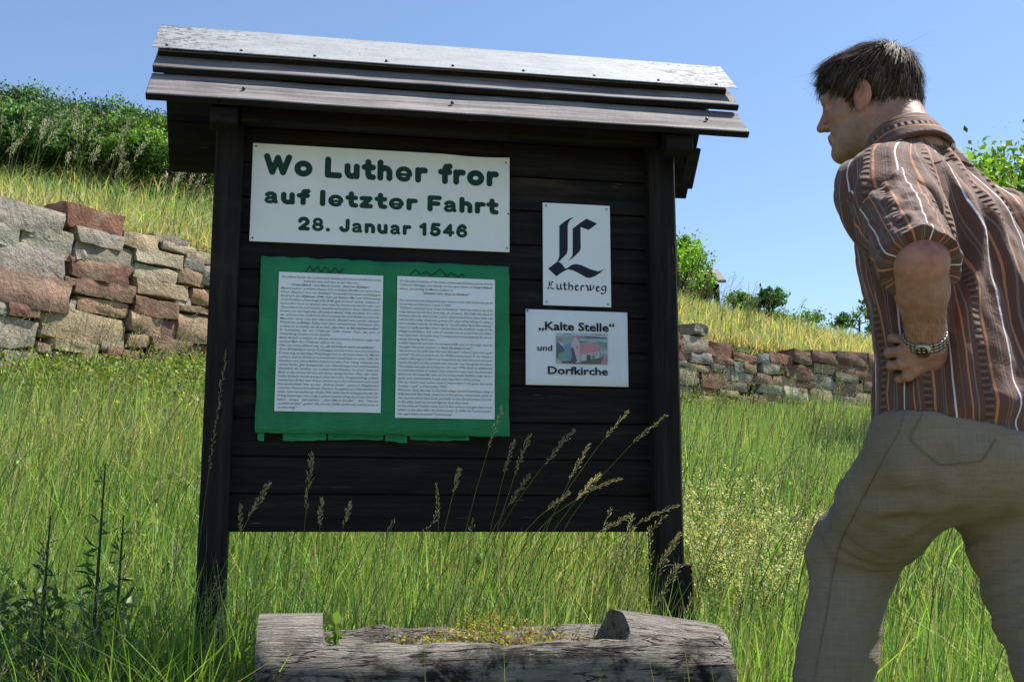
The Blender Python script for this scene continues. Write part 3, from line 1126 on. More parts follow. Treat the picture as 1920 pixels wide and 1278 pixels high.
for (u0, u1, z0, z1), pg in (((-.6705, -.3785, .3305, .7235), PAGE_L), ((-.338, -.055, .318, .7245), PAGE_R)):
    f_ = .0262
    pgm = link('page', bm_mesh(box_bm(u0, u1, -f_, -f_ + .0012, z0, z1), 'page'), MATS['paper'], gp_)
    V, F = typeset(pg, u0 + .007, u1 - .007, z0 + .006, z1 - .008)
    link('printed_text', flat_mesh('printed_text', V, F, f_ + .0005), MATS['grey_ink'], pgm)

# --- upright enamel sign with blackletter emblem
lw = board_empty('emblem_sign')
tag(lw, 'small upright white sign with a large dark blackletter L', 'sign')
link('sign_panel', bm_mesh(box_bm(.092, .2985, -.006, -.002, .659, .9705, .0007), 'sign_panel'), MATS['white_enamel'], lw)
EMB = [[(410, 207), (375, 210), (310, 245), (242, 300), (242, 650), (232, 690), (215, 722), (110, 800), (207, 891), (260, 852), (300, 828), (345, 808), (400, 820), (480, 860), (560, 905),
        (595, 910), (650, 893), (720, 850), (776, 797), (730, 824), (690, 832), (600, 805), (500, 760), (440, 747), (390, 755), (340, 790), (312, 803), (280, 755), (255, 732), (232, 722),
        (290, 668), (330, 622), (340, 585), (340, 295), (352, 258), (375, 228)],
       [(340, 705), (365, 690), (390, 660), (398, 625), (398, 335), (480, 270), (560, 218), (685, 275), (585, 350), (490, 315), (492, 570), (475, 602), (430, 647), (390, 682), (360, 700)]]
from mathutils.geometry import tessellate_polygon


def poly_fill(polys):
    V, F = [], []
    for P in polys:
        n0 = len(V); V += P
        F += [tuple(i + n0 for i in t) for t in tessellate_polygon([[Vector((x, y, 0)) for x, y in P]])]
    return V, F


def emb_uv(P, k=1.0, ox=0.0, oy=0.0):
    return [bxy(1010 + .1604 * (ox + k * x), 375 + .1604 * (oy + k * y), .007) for x, y in P]


V, F = poly_fill([emb_uv(P) for P in EMB])
link('blackletter_initial', flat_mesh('blackletter_initial', V, F, .0066), MATS['blue_black'], lw)
NIB = [[(215, 985), (215, 1030), (235, 1045), (256, 1026)], [(258, 982), (258, 1030), (270, 1042)], [(303, 966), (303, 1035), (318, 1048), (330, 1040)], [(289, 992), (326, 992)],
       [(355, 964), (355, 1048)], [(357, 1008), (378, 994), (397, 1010), (397, 1040), (382, 1056)], [(430, 1002), (430, 1040), (446, 1056), (464, 1046)], [(430, 1002), (446, 994), (459, 1006), (436, 1024)],
       [(496, 1002), (496, 1057)], [(498, 1012), (515, 998), (528, 1007)], [(558, 994), (574, 1020), (580, 1058), (604, 1036)], [(601, 994), (611, 1055), (638, 1032), (642, 998)],
       [(676, 1016), (676, 1052), (692, 1068), (712, 1058)], [(676, 1016), (692, 1007), (706, 1018), (682, 1038)], [(742, 1014), (737, 1042), (757, 1056), (784, 1042)],
       [(744, 1012), (766, 1005), (787, 1014), (784, 1074), (757, 1096), (730, 1086)]]
ca, sa = math.cos(R(-38)), math.sin(R(-38))
tf = lambda x, y: ((x * ca + y * sa) / 9.5, (-x * sa + y * ca) / 4.2)
sdf_n = strokes_sdf([[tf(*p) for p in s] for s in NIB], 1.0)
V, F = fill2d(lambda X, Y: sdf_n(*tf(X, Y)), 190, 805, 945, 1115, 3.0)
V2, F2 = poly_fill([emb_uv(P, .138, 84, 917) for P in EMB])
V = emb_uv(V) + V2
F = F + [tuple(i + len(V) - len(V2) for i in f) for f in F2]
link('blackletter_word', flat_mesh('blackletter_word', V, F, .0066), MATS['blue_black'], lw)
corner_screws(lw, [(.102, .961), (.288, .9585), (.102, .669), (.288, .668)], .0062, 'steel', .0042)

# --- laminated paper notice with a church photograph
ks = board_empty('paper_notice')
tag(ks, 'laminated paper notice with a church photo between bold words', 'notice')
b = box_bm(.040, .348, -.004, -.002, .4225, .6455, .0003)
bmesh.ops.subdivide_edges(b, edges=b.edges[:], cuts=10, use_grid_fill=True)
for v_ in b.verts: v_.co.y += .0012 * float(fbm(np.array([[v_.co.x * 12, v_.co.z * 12, 0]]), 8)[0])
g = N('laminate', 0.18, 0.5)
g.color(g.ramp(g.noise(g.coords(), 9, 3), [(.3, (.74, .76, .79)), (.7, (.80, .82, .84))]))
link('sheet', bm_mesh(b, 'sheet', True), MATS['laminate'], ks)
kuv = lambda x, y: bxy(980 + .1213 * x, 575 + .1213 * y, .0055)
for (co, fs), (x0, x1, yb, yt) in zip(big, ((245, 1420, 378, 218), (228, 456, 676, 582), (390, 1318, 1040, 915))):
    xm, xM = co[:, 0].min(), co[:, 0].max(); ym, yM = co[:, 1].min(), co[:, 1].max()
    ua, za = kuv(x0, yb); ub, _ = kuv(x1, yb); _, zb_ = kuv(x0, yt)
    link('lettering', flat_mesh('lettering', fitted(list(map(tuple, co)), ua, ub, za, zb_), fs, .0062), MATS['ink'], ks)
PIC = [((.30, .36, .37), [(515, 405), (1312, 412), (1312, 892), (518, 872)]), ((.46, .52, .56), [(517, 407), (1310, 414), (1310, 470), (900, 440), (517, 450)]),
       ((.15, .20, .22), [(630, 418), (760, 416), (760, 428), (630, 432)]), ((.20, .25, .30), [(960, 425), (1200, 430), (1300, 445), (1160, 442)]), ((.13, .18, .19), [(900, 465), (1100, 455), (1300, 480), (1300, 495), (1000, 490)]),
       ((.40, .46, .46), [(860, 500), (1310, 505), (1310, 560), (1130, 540), (900, 530)]), ((.14, .20, .18), [(870, 530), (1040, 530), (960, 548), (900, 560)]), ((.22, .30, .27), [(1130, 520), (1310, 560), (1310, 640), (1190, 620)]),
       ((.42, .20, .25), [(530, 490), (600, 480), (630, 515), (580, 540), (525, 520)]), ((.55, .54, .58), [(560, 550), (600, 560), (640, 590), (600, 600)]), ((.09, .12, .15), [(522, 545), (570, 570), (640, 640), (650, 700), (560, 780), (522, 800)]),
       ((.20, .26, .42), [(640, 580), (740, 570), (770, 700), (720, 830), (660, 760), (640, 660)]), ((.17, .36, .22), [(560, 720), (650, 690), (690, 800), (600, 825), (545, 790)]), ((.45, .42, .52), [(518, 800), (600, 850), (620, 872), (518, 868)]),
       ((.09, .11, .12), [(600, 840), (800, 830), (880, 860), (880, 884), (620, 874)]), ((.56, .44, .50), [(742, 590), (812, 462), (836, 470), (882, 590), (886, 858), (836, 872), (800, 835), (776, 660)]), ((.44, .22, .30), [(822, 448), (915, 452), (930, 480), (862, 498), (826, 480)]),
       ((.58, .25, .26), [(884, 578), (1132, 572), (1195, 678), (892, 730)]), ((.55, .49, .53), [(890, 736), (1180, 690), (1182, 790), (905, 838)]), ((.50, .48, .53), [(1190, 690), (1310, 680), (1310, 740), (1195, 705)]),
       ((.12, .16, .12), [(890, 850), (1180, 790), (1250, 770), (1220, 850), (1215, 884), (890, 884)]), ((.10, .11, .10), [(985, 750), (1020, 730), (1050, 760), (1050, 830), (990, 835)]), ((.24, .24, .23), [(1060, 760), (1090, 740), (1125, 765), (1110, 810), (1065, 815)]),
       ((.10, .10, .09), [(752, 650), (775, 620), (800, 690), (840, 840), (790, 858), (730, 850), (762, 760)]), ((.52, .22, .30), [(1212, 846), (1292, 768), (1310, 782), (1310, 890), (1212, 884)]), ((.07, .07, .10), [(834, 612), (846, 610), (847, 648), (836, 648)]),
       ((.08, .08, .11), [(900, 745), (910, 743), (912, 765), (902, 766)]), ((.08, .08, .11), [(1134, 715), (1144, 714), (1144, 748), (1134, 750)]), ((.08, .08, .11), [(1090, 716), (1098, 714), (1098, 736), (1090, 738)])]
V, F, CC = [], [], []
for k, (c, P) in enumerate(PIC):
    uv = [kuv(*p) for p in P]
    n0 = len(V)
    V += [(u, -.0058 - .00004 * k, z) for u, z in uv]; CC += [c] * len(uv)
    F += [tuple(i + n0 for i in t) for t in tessellate_polygon([[Vector((u, z, 0)) for u, z in uv]])]
g = N('photo_print', 0.25, 0.5); g.color(g.attr('Col'))
link('photo', fast_mesh('photo', V, F, np.array(CC)), MATS['photo_print'], ks)
corner_screws(ks, [(.045, .641)], .005, 'dark_screw', .003)

# ------------------------------------------------------------------ hollowed log in front of the board
g = N('old_log', 0.85, 0.2)
v = g.coords((1.6, 11, 11)); v1 = g.coords((1, 1, 1))
gr = g.noise(v, 3.0, 8, 0.7, 0.5); fi = g.noise(g.coords((3, 40, 40)), 4.0, 4, 0.7, 0.2)
c = g.ramp(gr, [(0.25, (0.15, 0.13, 0.11)), (0.5, (0.32, 0.285, 0.245)), (0.75, (0.48, 0.435, 0.385))])
blotch = g.ramp(g.noise(g.coords((1.4, 2.2, 2.2)), 6, 8, 0.72, 0.35), [(0.46, 0.0), (0.57, 1.0)])
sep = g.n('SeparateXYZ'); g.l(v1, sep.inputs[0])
top = g.ramp(sep.outputs['Z'], [(0.30, 1.0), (0.375, 0.25)])     # dark blotches, strong on the flanks and faint on the hewn top
c = g.mix(g.math('MULTIPLY', blotch, top), c, (0.035, 0.03, 0.026))
c = g.mix(0.6, c, g.ramp(fi, [(0.32, 0.35), (0.48, 1.0)]), 'MULTIPLY')
ck = g.ramp(g.noise(g.coords((0.8, 10, 10)), 2.6, 4, 0.6, 0.3), [(0.480, 0.0), (0.491, 0.85), (0.499, 0.85), (0.510, 0.0)])
pa = g.ramp(g.noise(g.coords((2.5, 3.5, 3.5)), 5, 6, 0.7, 0.3), [(0.52, 0.0), (0.60, 1.0)])
c = g.mix(g.math('MULTIPLY', pa, 0.5), c, (0.42, 0.375, 0.33))
c = g.mix(ck, c, (0.02, 0.017, 0.015))
g.color(c)
g.bump(g.math('ADD', g.math('SUBTRACT', gr, g.math('MULTIPLY', ck, 0.9)), g.math('MULTIPLY', fi, 0.7)), 1.0, 0.025)
LC = np.array([-.042, 2.69, -.575])
log = empty('hollowed_log', tuple(LC), R(9.0))
tag(log, 'weathered grey hollowed log lying as a trough in front of the notice board', 'log')
HL = .528
us = np.concatenate([[-HL, -HL + .006], np.linspace(-HL + .02, -.396, 7), [-.390, -.382], np.linspace(-.37, .272, 48), [.280, .290], np.linspace(.305, HL - .02, 10), [HL - .006, HL]])
NA = 60
rings = []
for u in us:
    a = np.linspace(0, 2 * math.pi, NA, endpoint=False)
    n_ = 3.0
    y = np.sign(np.cos(a)) * np.abs(np.cos(a)) ** (2 / n_) * .172
    z = .198 + np.sign(np.sin(a)) * np.abs(np.sin(a)) ** (2 / n_) * .198
    ends = u <= -.390 or u >= .290
    p = np.column_stack([np.full(NA, u), y, z])
    nz = fbm(np.column_stack([p[:, 0] * 2.2, p[:, 1] * 9, p[:, 2] * 9]), 4, 4)
    ny = fbm(np.column_stack([p[:, 0] * 5, p[:, 1] * 14, p[:, 2] * 14]), 7, 3)
    if not ends:
        rim = .338 + .007 * float(fbm(np.array([[u * 6, 0, 0]]), 3)[0]) + .005 * float(fbm(np.array([[u * 23, 3, 0]]), 3)[0])
        rimb = rim + .012 + .008 * float(fbm(np.array([[u * 8, 7, 0]]), 6)[0])
        up_ = p[:, 2] > np.where(p[:, 1] < 0, rim, rimb)
        # the hewn channel: rims at the sides, scooped between
        yy = np.clip(y / .150, -1, 1)
        chan = np.where(y < 0, rim, rimb) - .085 * (1 - np.clip(np.abs(y) / .118, 0, 1) ** 2.5) * (np.abs(y) < .118)
        p[:, 2] = np.where(up_, chan, p[:, 2])
    else:
        if u > 0: p[:, 2] = np.where(p[:, 2] > .30, p[:, 2] - .035 * (u - .290) / .25, p[:, 2])
    cv = (p - np.array([u, 0, .198]))
    p += cv / (np.linalg.norm(cv, axis=1)[:, None] + 1e-6) * ((.013 * nz + .010 * ny) * np.where(p[:, 2] > .325, .3, 1))[:, None]
    k = 1 - .05 * max(0, abs(u) - HL + .02) / .02
    p[:, 1] *= k
    p[:, 0] += .018 * p[:, 1] * (1 if u > 0 else -1) + (.03 * (p[:, 2] - .2) * -1 if u > .5 else 0)
    rings.append(p)
rings = np.array(rings)
V = rings.reshape(-1, 3)
F = []
for i in range(len(us) - 1):
    for j in range(NA):
        k = (j + 1) % NA
        F.append((i * NA + j, i * NA + k, (i + 1) * NA + k, (i + 1) * NA + j))
me = bpy.data.meshes.new('log_body')
me.from_pydata([tuple(x) for x in V], [], [f[::-1] for f in F] + [tuple(range(NA)), tuple(range(len(V) - 1, len(V) - NA - 1, -1))])
me.update()
for p_ in me.polygons: p_.use_smooth = True
me.set_sharp_from_angle(angle=R(50))
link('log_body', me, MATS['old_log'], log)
# ------------------------------------------------------------------ the man reading the board
class Field:
    def __init__(self, lo, hi, h):
        self.lo = np.array(lo, float); self.h = h
        self.n = np.ceil((np.array(hi) - self.lo) / h).astype(int) + 1
        self.a = np.full(self.n, 9.0, np.float32)

    def sub(self, lo, hi):
        i0 = np.maximum(0, np.floor((np.array(lo) - self.lo) / self.h).astype(int))
        i1 = np.minimum(self.n, np.ceil((np.array(hi) - self.lo) / self.h).astype(int) + 1)
        sl = tuple(slice(a, b) for a, b in zip(i0, i1))
        g_ = [(self.lo[k] + self.h * np.arange(i0[k], i1[k])).astype(np.float32) for k in range(3)]
        return sl, np.meshgrid(*g_, indexing='ij', sparse=True)

    def op(self, fn, lo, hi, k, mode='u'):
        sl, G = self.sub(lo, hi)
        a = self.a[sl]
        d = fn(*G)
        if mode == 'u':
            h_ = np.clip(.5 + .5 * (a - d) / k, 0, 1)
            self.a[sl] = a * (1 - h_) + d * h_ - k * h_ * (1 - h_)
        else:
            d = -d
            h_ = np.clip(.5 - .5 * (a - d) / k, 0, 1)
            self.a[sl] = a * (1 - h_) + d * h_ + k * h_ * (1 - h_)
        return self

    def cone(self, A, B, ra, rb, k=.02, mode='u'):
        A = np.array(A, float); B = np.array(B, float)
        D = B - A; L = float(D @ D) + 1e-12
        def fn(X, Y, Z):
            t = np.clip(((X - A[0]) * D[0] + (Y - A[1]) * D[1] + (Z - A[2]) * D[2]) / L, 0, 1)
            return np.sqrt((X - A[0] - t * D[0]) ** 2 + (Y - A[1] - t * D[1]) ** 2 + (Z - A[2] - t * D[2]) ** 2) - (ra + (rb - ra) * t)
        m = max(ra, rb) + k * 1.5 + .02
        return self.op(fn, np.minimum(A, B) - m, np.maximum(A, B) + m, k, mode)

    def ell(self, Cn, rad, M=None, k=.02, mode='u'):
        Cn = np.array(Cn, float); rad = np.array(rad, float)
        M = np.eye(3) if M is None else np.array(M)      # rows: local axes in world
        def fn(X, Y, Z):
            x, y, z = X - Cn[0], Y - Cn[1], Z - Cn[2]
            q = [(M[i, 0] * x + M[i, 1] * y + M[i, 2] * z) for i in range(3)]
            k0 = np.sqrt(sum((q[i] / rad[i]) ** 2 for i in range(3)))
            k1 = np.sqrt(sum((q[i] / rad[i] ** 2) ** 2 for i in range(3))) + 1e-6
            return k0 * (k0 - 1) / k1
        m = rad.max() + k * 1.5 + .02
        return self.op(fn, Cn - m, Cn + m, k, mode)

    def cut(self, fn):
        G = np.meshgrid(*[(self.lo[k] + self.h * np.arange(self.n[k])).astype(np.float32) for k in range(3)], indexing='ij', sparse=True)
        self.a = np.maximum(self.a, fn(*G))
        return self

    def mesh(self):
        a = self.a
        s = a < 0
        corners = [(i, j, k) for i in (0, 1) for j in (0, 1) for k in (0, 1)]
        sl = lambda o: tuple(slice(o[q], a.shape[q] - 1 + o[q]) for q in range(3))
        cnt = sum(s[sl(o)].astype(np.int8) for o in corners)
        act = (cnt > 0) & (cnt < 8)
        idx = np.argwhere(act)
        ids = np.full(act.shape, -1, np.int64)
        ids[act] = np.arange(len(idx))
        acc = np.zeros((len(idx), 3)); num = np.zeros(len(idx))
        for ax in range(3):
            for o in corners:
                if o[ax]: continue
                o2 = list(o); o2[ax] = 1
                v0 = a[tuple((idx + o).T)]; v1 = a[tuple((idx + o2).T)]
                m = (v0 < 0) != (v1 < 0)
                t = v0 / (v0 - v1 + 1e-12)
                p = np.array(o, float)[None].repeat(len(idx), 0); p[:, ax] = t
                acc[m] += p[m]; num[m] += 1
        V = (idx + acc / num[:, None]) * self.h + self.lo
        F = []
        for ax in range(3):
            b_, c_ = (ax + 1) % 3, (ax + 2) % 3
            s0 = [slice(None)] * 3; s1 = [slice(None)] * 3
            s0[ax] = slice(0, -1); s1[ax] = slice(1, None)
            e = s[tuple(s0)] != s[tuple(s1)]
            p = np.argwhere(e)
            p = p[(p[:, b_] > 0) & (p[:, c_] > 0) & (p[:, b_] < a.shape[b_] - 1) & (p[:, c_] < a.shape[c_] - 1)]
            q = []
            for db, dc in ((-1, -1), (0, -1), (0, 0), (-1, 0)):
                r_ = p.copy(); r_[:, b_] += db; r_[:, c_] += dc
                q.append(ids[tuple(r_.T)])
            q = np.stack(q, 1)
            flip = s[tuple(p.T)]
            q = np.where(flip[:, None], q, q[:, ::-1])
            F.append(q)
        return V, np.concatenate(F)


def vnormals(V, F):
    n = np.cross(V[F[:, 2]] - V[F[:, 0]], V[F[:, 3]] - V[F[:, 1]])
    N_ = np.zeros_like(V)
    for k in range(4): np.add.at(N_, F[:, k], n)
    return N_ / (np.linalg.norm(N_, axis=1)[:, None] + 1e-12)


def relax(V, F, it=2, lam=.5):
    for _ in range(it):
        S = np.zeros_like(V); n = np.zeros(len(V))
        for k in range(4):
            np.add.at(S, F[:, k], V[F[:, (k + 1) % 4]]); np.add.at(S, F[:, k], V[F[:, (k - 1) % 4]]); np.add.at(n, F[:, k], 2)
        V = V + lam * (S / n[:, None] - V)
    return V


MY = 0.0
A_ = lambda px, py, y: at(px, py, y + MY)
tf_f = np.array([-.67, .74, 0.0]); tf_l = np.array([-.74, -.67, 0.0])      # torso: facing, to his left
PELVIS = A_(1826, 800, 2.10)
L_HIP, L_KNEE, L_ANK = A_(1745, 862, 2.03), A_(1603, 1040, 2.30), A_(1530, 1440, 2.27)
R_HIP, R_KNEE, R_ANK = A_(1870, 870, 2.18), A_(1940, 1110, 2.10), A_(2060, 1440, 1.93)
L_SH, L_EL, L_WR = A_(1654, 360, 2.07), A_(1724, 490, 1.84), A_(1736, 645, 1.945)
R_SH, R_EL, R_WR = A_(1876, 428, 2.33), A_(2018, 560, 2.36), A_(1960, 690, 2.24)
NECK0 = A_(1690, 300, 2.19); HEAD = A_(1627, 188, 2.255)
# torso stations: centre px, py, y, half width, half depth
ST = [(1826, 850, 2.10, .185, .135), (1820, 790, 2.10, .190, .138), (1806, 680, 2.11, .192, .140), (1788, 570, 2.135, .190, .140), (1764, 470, 2.165, .196, .136), (1744, 400, 2.185, .194, .122), (1724, 345, 2.195, .165, .098), (1706, 300, 2.20, .105, .075), (1694, 265, 2.20, .066, .060)]
SC = np.array([A_(a + 12, b + 6, c) for a, b, c, _, _ in ST]); SA = np.array([s[3] for s in ST]); SB = np.array([s[4] for s in ST])


def torso_fn(grow=0.0):
    zs = SC[:, 2]
    def fn(X, Y, Z):
        cx, cy = np.interp(Z, zs, SC[:, 0]), np.interp(Z, zs, SC[:, 1])
        a, b = np.interp(Z, zs, SA) + grow, np.interp(Z, zs, SB) + grow
        u = ((X - cx) * tf_l[0] + (Y - cy) * tf_l[1]) / a
        v = ((X - cx) * tf_f[0] + (Y - cy) * tf_f[1]) / b
        r = (np.abs(u) ** 2.3 + np.abs(v) ** 2.3) ** (1 / 2.3)
        d = (r - 1) * np.minimum(a, b)
        return np.maximum(d, np.maximum(Z - zs[-1], zs[0] - Z))
    return fn


hf = np.array([-.845, .52, -.10]); hf /= np.linalg.norm(hf)
hl = np.cross([0, 0, 1], hf); hl /= np.linalg.norm(hl)
hu = np.cross(hf, hl)
HM = np.array([hf, hl, hu])
HS = .925
H = lambda x, y, z: HEAD + HS * (hf * x + hl * y + hu * z)

man = empty('person', (float(PELVIS[0]), float(PELVIS[1]), float(front_z([PELVIS[:2]])[0])))
tag(man, 'man in a brown striped short sleeved shirt leaning forward with a hand on his hip', 'person')
MO = np.array(man.location)


def mpart(name, V, F, mat, parent=None, colr=None, attrs=None, smooth=True):
    return link(name, fast_mesh(name, V - MO, F, colr, smooth, attrs), MATS[mat], parent or man)


# ---- body
B = Field(np.array([.35, 1.62, -.80]), np.array([1.40, 2.62, 1.12]), .005)
B.cone(H(-.025, 0, -.045), NECK0, .052, .058, .03)
# trunk under the clothes
B.op(torso_fn(-.022), SC.min(0) - .25, SC.max(0) + .25, .02)
B.cone(PELVIS + tf_l * .06, PELVIS - tf_l * .06, .115, .115, .05)
for a, k_, n_ in ((L_HIP, L_KNEE, L_ANK), (R_HIP, R_KNEE, R_ANK)):
    B.cone(a, k_, .085, .058, .04); B.cone(k_, n_, .056, .036, .03)
    fd = np.array([-.6, .8, 0])
    B.cone(n_ + np.array([0, 0, -.05]), n_ + fd * .15 + np.array([0, 0, -.065]), .035, .028, .03)
# arms
for sh, el, wr in ((L_SH, L_EL, L_WR), (R_SH, R_EL, R_WR)):
    B.cone(sh, el, .050, .042, .03)
    m_ = el + (wr - el) * .30
    B.cone(el, m_, .041, .042, .02); B.cone(m_, wr, .042, .031, .02)
B.ell(L_EL + np.array([.016, -.016, -.004]), (.024, .024, .028), None, .015)
B.cone(L_WR, L_WR + (L_WR - L_EL) * .05, .030, .026, .01)
# right hand on the other hip
hd = np.array([-.75, .55, -.35]); hd /= np.linalg.norm(hd)
pr = R_WR + hd * .05
B.cone(R_WR, pr, .028, .026, .02)
for q in range(4):
    o_ = (q - 1.5) * .020
    k0 = R_WR + hd * .085 + np.array([.3, 0, -1]) * o_; k1 = k0 + hd * .038 + np.array([0, .008, -.004]); k2 = k1 + hd * .03 + np.array([-.01, -.012, -.01])
    B.cone(pr, k0, .020, .012, .01); B.cone(k0, k1, .0105, .010, .004); B.cone(k1, k2, .010, .008, .003)
B.cone(pr, R_WR + np.array([.05, 0, .03]), .016, .011, .008)
V, F = B.mesh(); V = relax(V, F, 1, .4)
# finer surface for the head and the hand on the hip; they join the rest under the collar and the watch band
BODY_VF = [(V, F)]
B = Field(HEAD - np.array([.17, .17, .27]), HEAD + .16, .0030)
# head
B.ell(H(-.012, 0, .030), np.array((.097, .075, .085)) * HS, HM)
B.ell(H(.030, 0, .020), np.array((.060, .064, .064)) * HS, HM)
B.ell(H(.032, 0, -.045), np.array((.060, .057, .074)) * HS, HM)
for s in (1, -1):
    B.cone(H(-.008, s * .050, -.055), H(.070, s * .014, -.108), .020, .017, .025)
    B.ell(H(.056, s * .043, -.030), np.array((.020, .018, .018)) * HS, HM, .02)
B.ell(H(.076, 0, -.108), np.array((.019, .022, .017)) * HS, HM, .015)
B.cone(H(.082, -.030, .012), H(.082, .030, .012), .013, .013, .014)
for s in (1, -1):
    B.ell(H(.100, s * .031, -.008), np.array((.016, .017, .012)) * HS, HM, .010, 's')
    B.ell(H(.078, s * .031, -.009), np.array((.0135, .0135, .012)) * HS, HM, .003)
B.cone(H(.090, 0, .004), H(.112, 0, -.035), .0070, .0098, .012)
for s in (1, -1): B.ell(H(.100, s * .011, -.039), np.array((.009, .007, .006)) * HS, HM, .006)
B.cone(H(.089, -.017, -.070), H(.089, .017, -.070), .0075, .0075, .006)
B.cone(H(.086, -.015, -.081), H(.086, .015, -.081), .0085, .0085, .006)
B.cone(H(-.025, 0, -.045), NECK0, .053, .058, .03)
B.cone(H(-.055, 0, -.03), NECK0 - tf_f * .03, .045, .06, .03)
for s in (1, -1):
    em = np.array([hf * .90 - hl * s * .42, hl * s * .90 + hf * .42, hu])
    B.ell(H(-.006, s * .079, -.014), np.array((.025, .0085, .034)) * HS, em, .006)
    B.ell(H(-.000, s * .091, -.008), np.array((.013, .010, .019)) * HS, em, .005, 's')
    B.ell(H(.002, s * .076, -.040), np.array((.010, .006, .011)) * HS, em, .006)
B.cut(lambda X, Y, Z: (NECK0[2] + .005) - Z)
V, F = B.mesh(); BODY_VF.append((relax(V, F, 1, .3), F))
B = Field(A_(1625, 745, 1.86), A_(1830, 560, 2.08), .0024)
# left hand resting on the hip: four fingers forward, thumb behind
HY = 1.955
pal0, pal1 = A_(1730, 660, HY), A_(1748, 672, HY + .005)
knk = [A_(1698, 636, HY - .002), A_(1690, 659, HY - .008), A_(1692, 682, HY - .006), A_(1703, 703, HY + .004)]
mid = [A_(1673, 634, HY + .022), A_(1667, 661, HY + .016), A_(1671, 685, HY + .016), A_(1686, 710, HY + .022)]
tip = [A_(1676, 641, HY + .06), A_(1668, 668, HY + .062), A_(1673, 693, HY + .058), A_(1688, 713, HY + .055)]
for kk in knk:
    B.cone(pal0, kk, .020, .0105, .007); B.cone(pal1, kk, .018, .0095, .007)
B.cone(L_EL + (L_WR - L_EL) * .7, L_WR, .0345, .031, .01); B.cone(L_WR, pal0, .031, .022, .016)
for q, (kk, mm, tt) in enumerate(zip(knk, mid, tip)):
    rr = (.0086, .0092, .0089, .0078)[q]
    B.cone(kk, mm, rr + .0006, rr, .0015); B.cone(mm, tt, rr, rr - .002, .0015)
t0, t1, t2 = A_(1757, 664, HY + .004), A_(1781, 634, HY + .012), A_(1791, 596, HY + .025)
B.cone(pal1, t0, .020, .016, .01); B.cone(t0, t1, .015, .0125, .008); B.cone(t1, t2, .0125, .0095, .005)
wcut = L_WR - (L_WR - L_EL) / np.linalg.norm(L_WR - L_EL) * .012; wax = (L_WR - L_EL) / np.linalg.norm(L_WR - L_EL)
B.cut(lambda X, Y, Z: -((X - wcut[0]) * wax[0] + (Y - wcut[1]) * wax[1] + (Z - wcut[2]) * wax[2]))
V, F = B.mesh(); BODY_VF.append((relax(V, F, 1, .3), F))
V, F = merge(BODY_VF)
hc = (V - HEAD) @ HM.T / HS
skin = np.tile(np.array([.36, .19, .128]), (len(V), 1))
ear = (np.abs(hc[:, 1]) > .0775) & (np.abs(hc[:, 0] + .005) < .04) & (np.abs(hc[:, 2] + .014) < .05)
skin[ear] = (.46, .19, .13)
beard = (hc[:, 2] < -.05) & (hc[:, 2] > -.15) & (hc[:, 0] > 0)
skin[beard] = (.34, .205, .15)
lip = (hc[:, 0] > .084) & (np.abs(hc[:, 2] + .075) < .012) & (np.abs(hc[:, 1]) < .024)
skin[lip] = (.30, .11, .085)
eye = (hc[:, 0] > .076) & (np.abs(np.abs(hc[:, 1]) - .031) < .011) & (np.abs(hc[:, 2] + .009) < .0065)
skin[eye] = (.22, .18, .16)
elb = np.exp(-np.sum((V - (L_EL + np.array([.01, -.04, .01]))) ** 2, 1) / .035 ** 2)[:, None]
skin = skin * (1 - .5 * elb) + np.array([.45, .15, .11]) * .5 * elb
g = N('skin', 0.55, 0.35)
n1 = g.noise(g.coords(), 55, 4, .65); n2 = g.noise(g.coords(), 9, 3)
g.color(g.mix(1.0, g.attr('Col'), g.ramp(g.math('ADD', g.math('MULTIPLY', n1, .6), g.math('MULTIPLY', n2, .4)), [(.3, .62), (.7, 1.28)]), 'MULTIPLY'))
g.b.inputs['Subsurface Weight'].default_value = 0.08
g.b.inputs['Subsurface Radius'].default_value = (.01, .004, .002)
g.bump(n1, .45, .004)
mpart('body', V, F, 'skin', colr=skin)
# short dark hairs on the forearm
ah = L_EL + (L_WR - L_EL) * rng.uniform(.05, .85, (700, 1)); ad = rng.normal(0, 1, (700, 3)); wa_ = (L_WR - L_EL) / np.linalg.norm(L_WR - L_EL)
ad -= wa_ * (ad @ wa_)[:, None]; ad /= np.linalg.norm(ad, axis=1)[:, None]
tt_ = np.linalg.norm(ah - L_EL, axis=1) / np.linalg.norm(L_WR - L_EL)
r0_ = np.interp(tt_, [0, .3, 1], [.040, .0415, .031])[:, None]
p0_ = ah + ad * r0_; p1_ = p0_ + ad * .004 + wa_ * rng.uniform(.005, .011, (700, 1)) + rng.normal(0, .0015, (700, 3)); sd0 = np.cross(ad, wa_) * .00022
ARMHAIR = (np.stack([p0_ - sd0, p0_ + sd0, p1_ + sd0 * .4, p1_ - sd0 * .4], 1).reshape(-1, 3), np.arange(2800).reshape(-1, 4))

# ---- shirt
g = N('striped_cotton', 0.8, 0.2)
su, sv = g.attr('su', 'Fac'), g.attr('sv', 'Fac')
wob = g.math('MULTIPLY', g.math('SUBTRACT', g.noise(g.coords((6, 6, 6)), 3, 2), .5), .0022)
ph = g.math('FRACT', g.math('DIVIDE', g.math('ADD', su, wob), .093))
br, dk = (.128, .063, .043), (.090, .046, .033)


def const_ramp(g, fac, stops):
    nd = g.n('ValToRGB'); cr = nd.color_ramp; cr.interpolation = 'CONSTANT'
    while len(cr.elements) > 1: cr.elements.remove(cr.elements[-1])
    for i, (p, c) in enumerate(stops):
        el = cr.elements[0] if i == 0 else cr.elements.new(p)
        el.position = p; el.color = (c, c, c, 1) if isinstance(c, (int, float)) else (*c, 1)
    g.l(fac, nd.inputs['Fac']); return nd.outputs['Color']


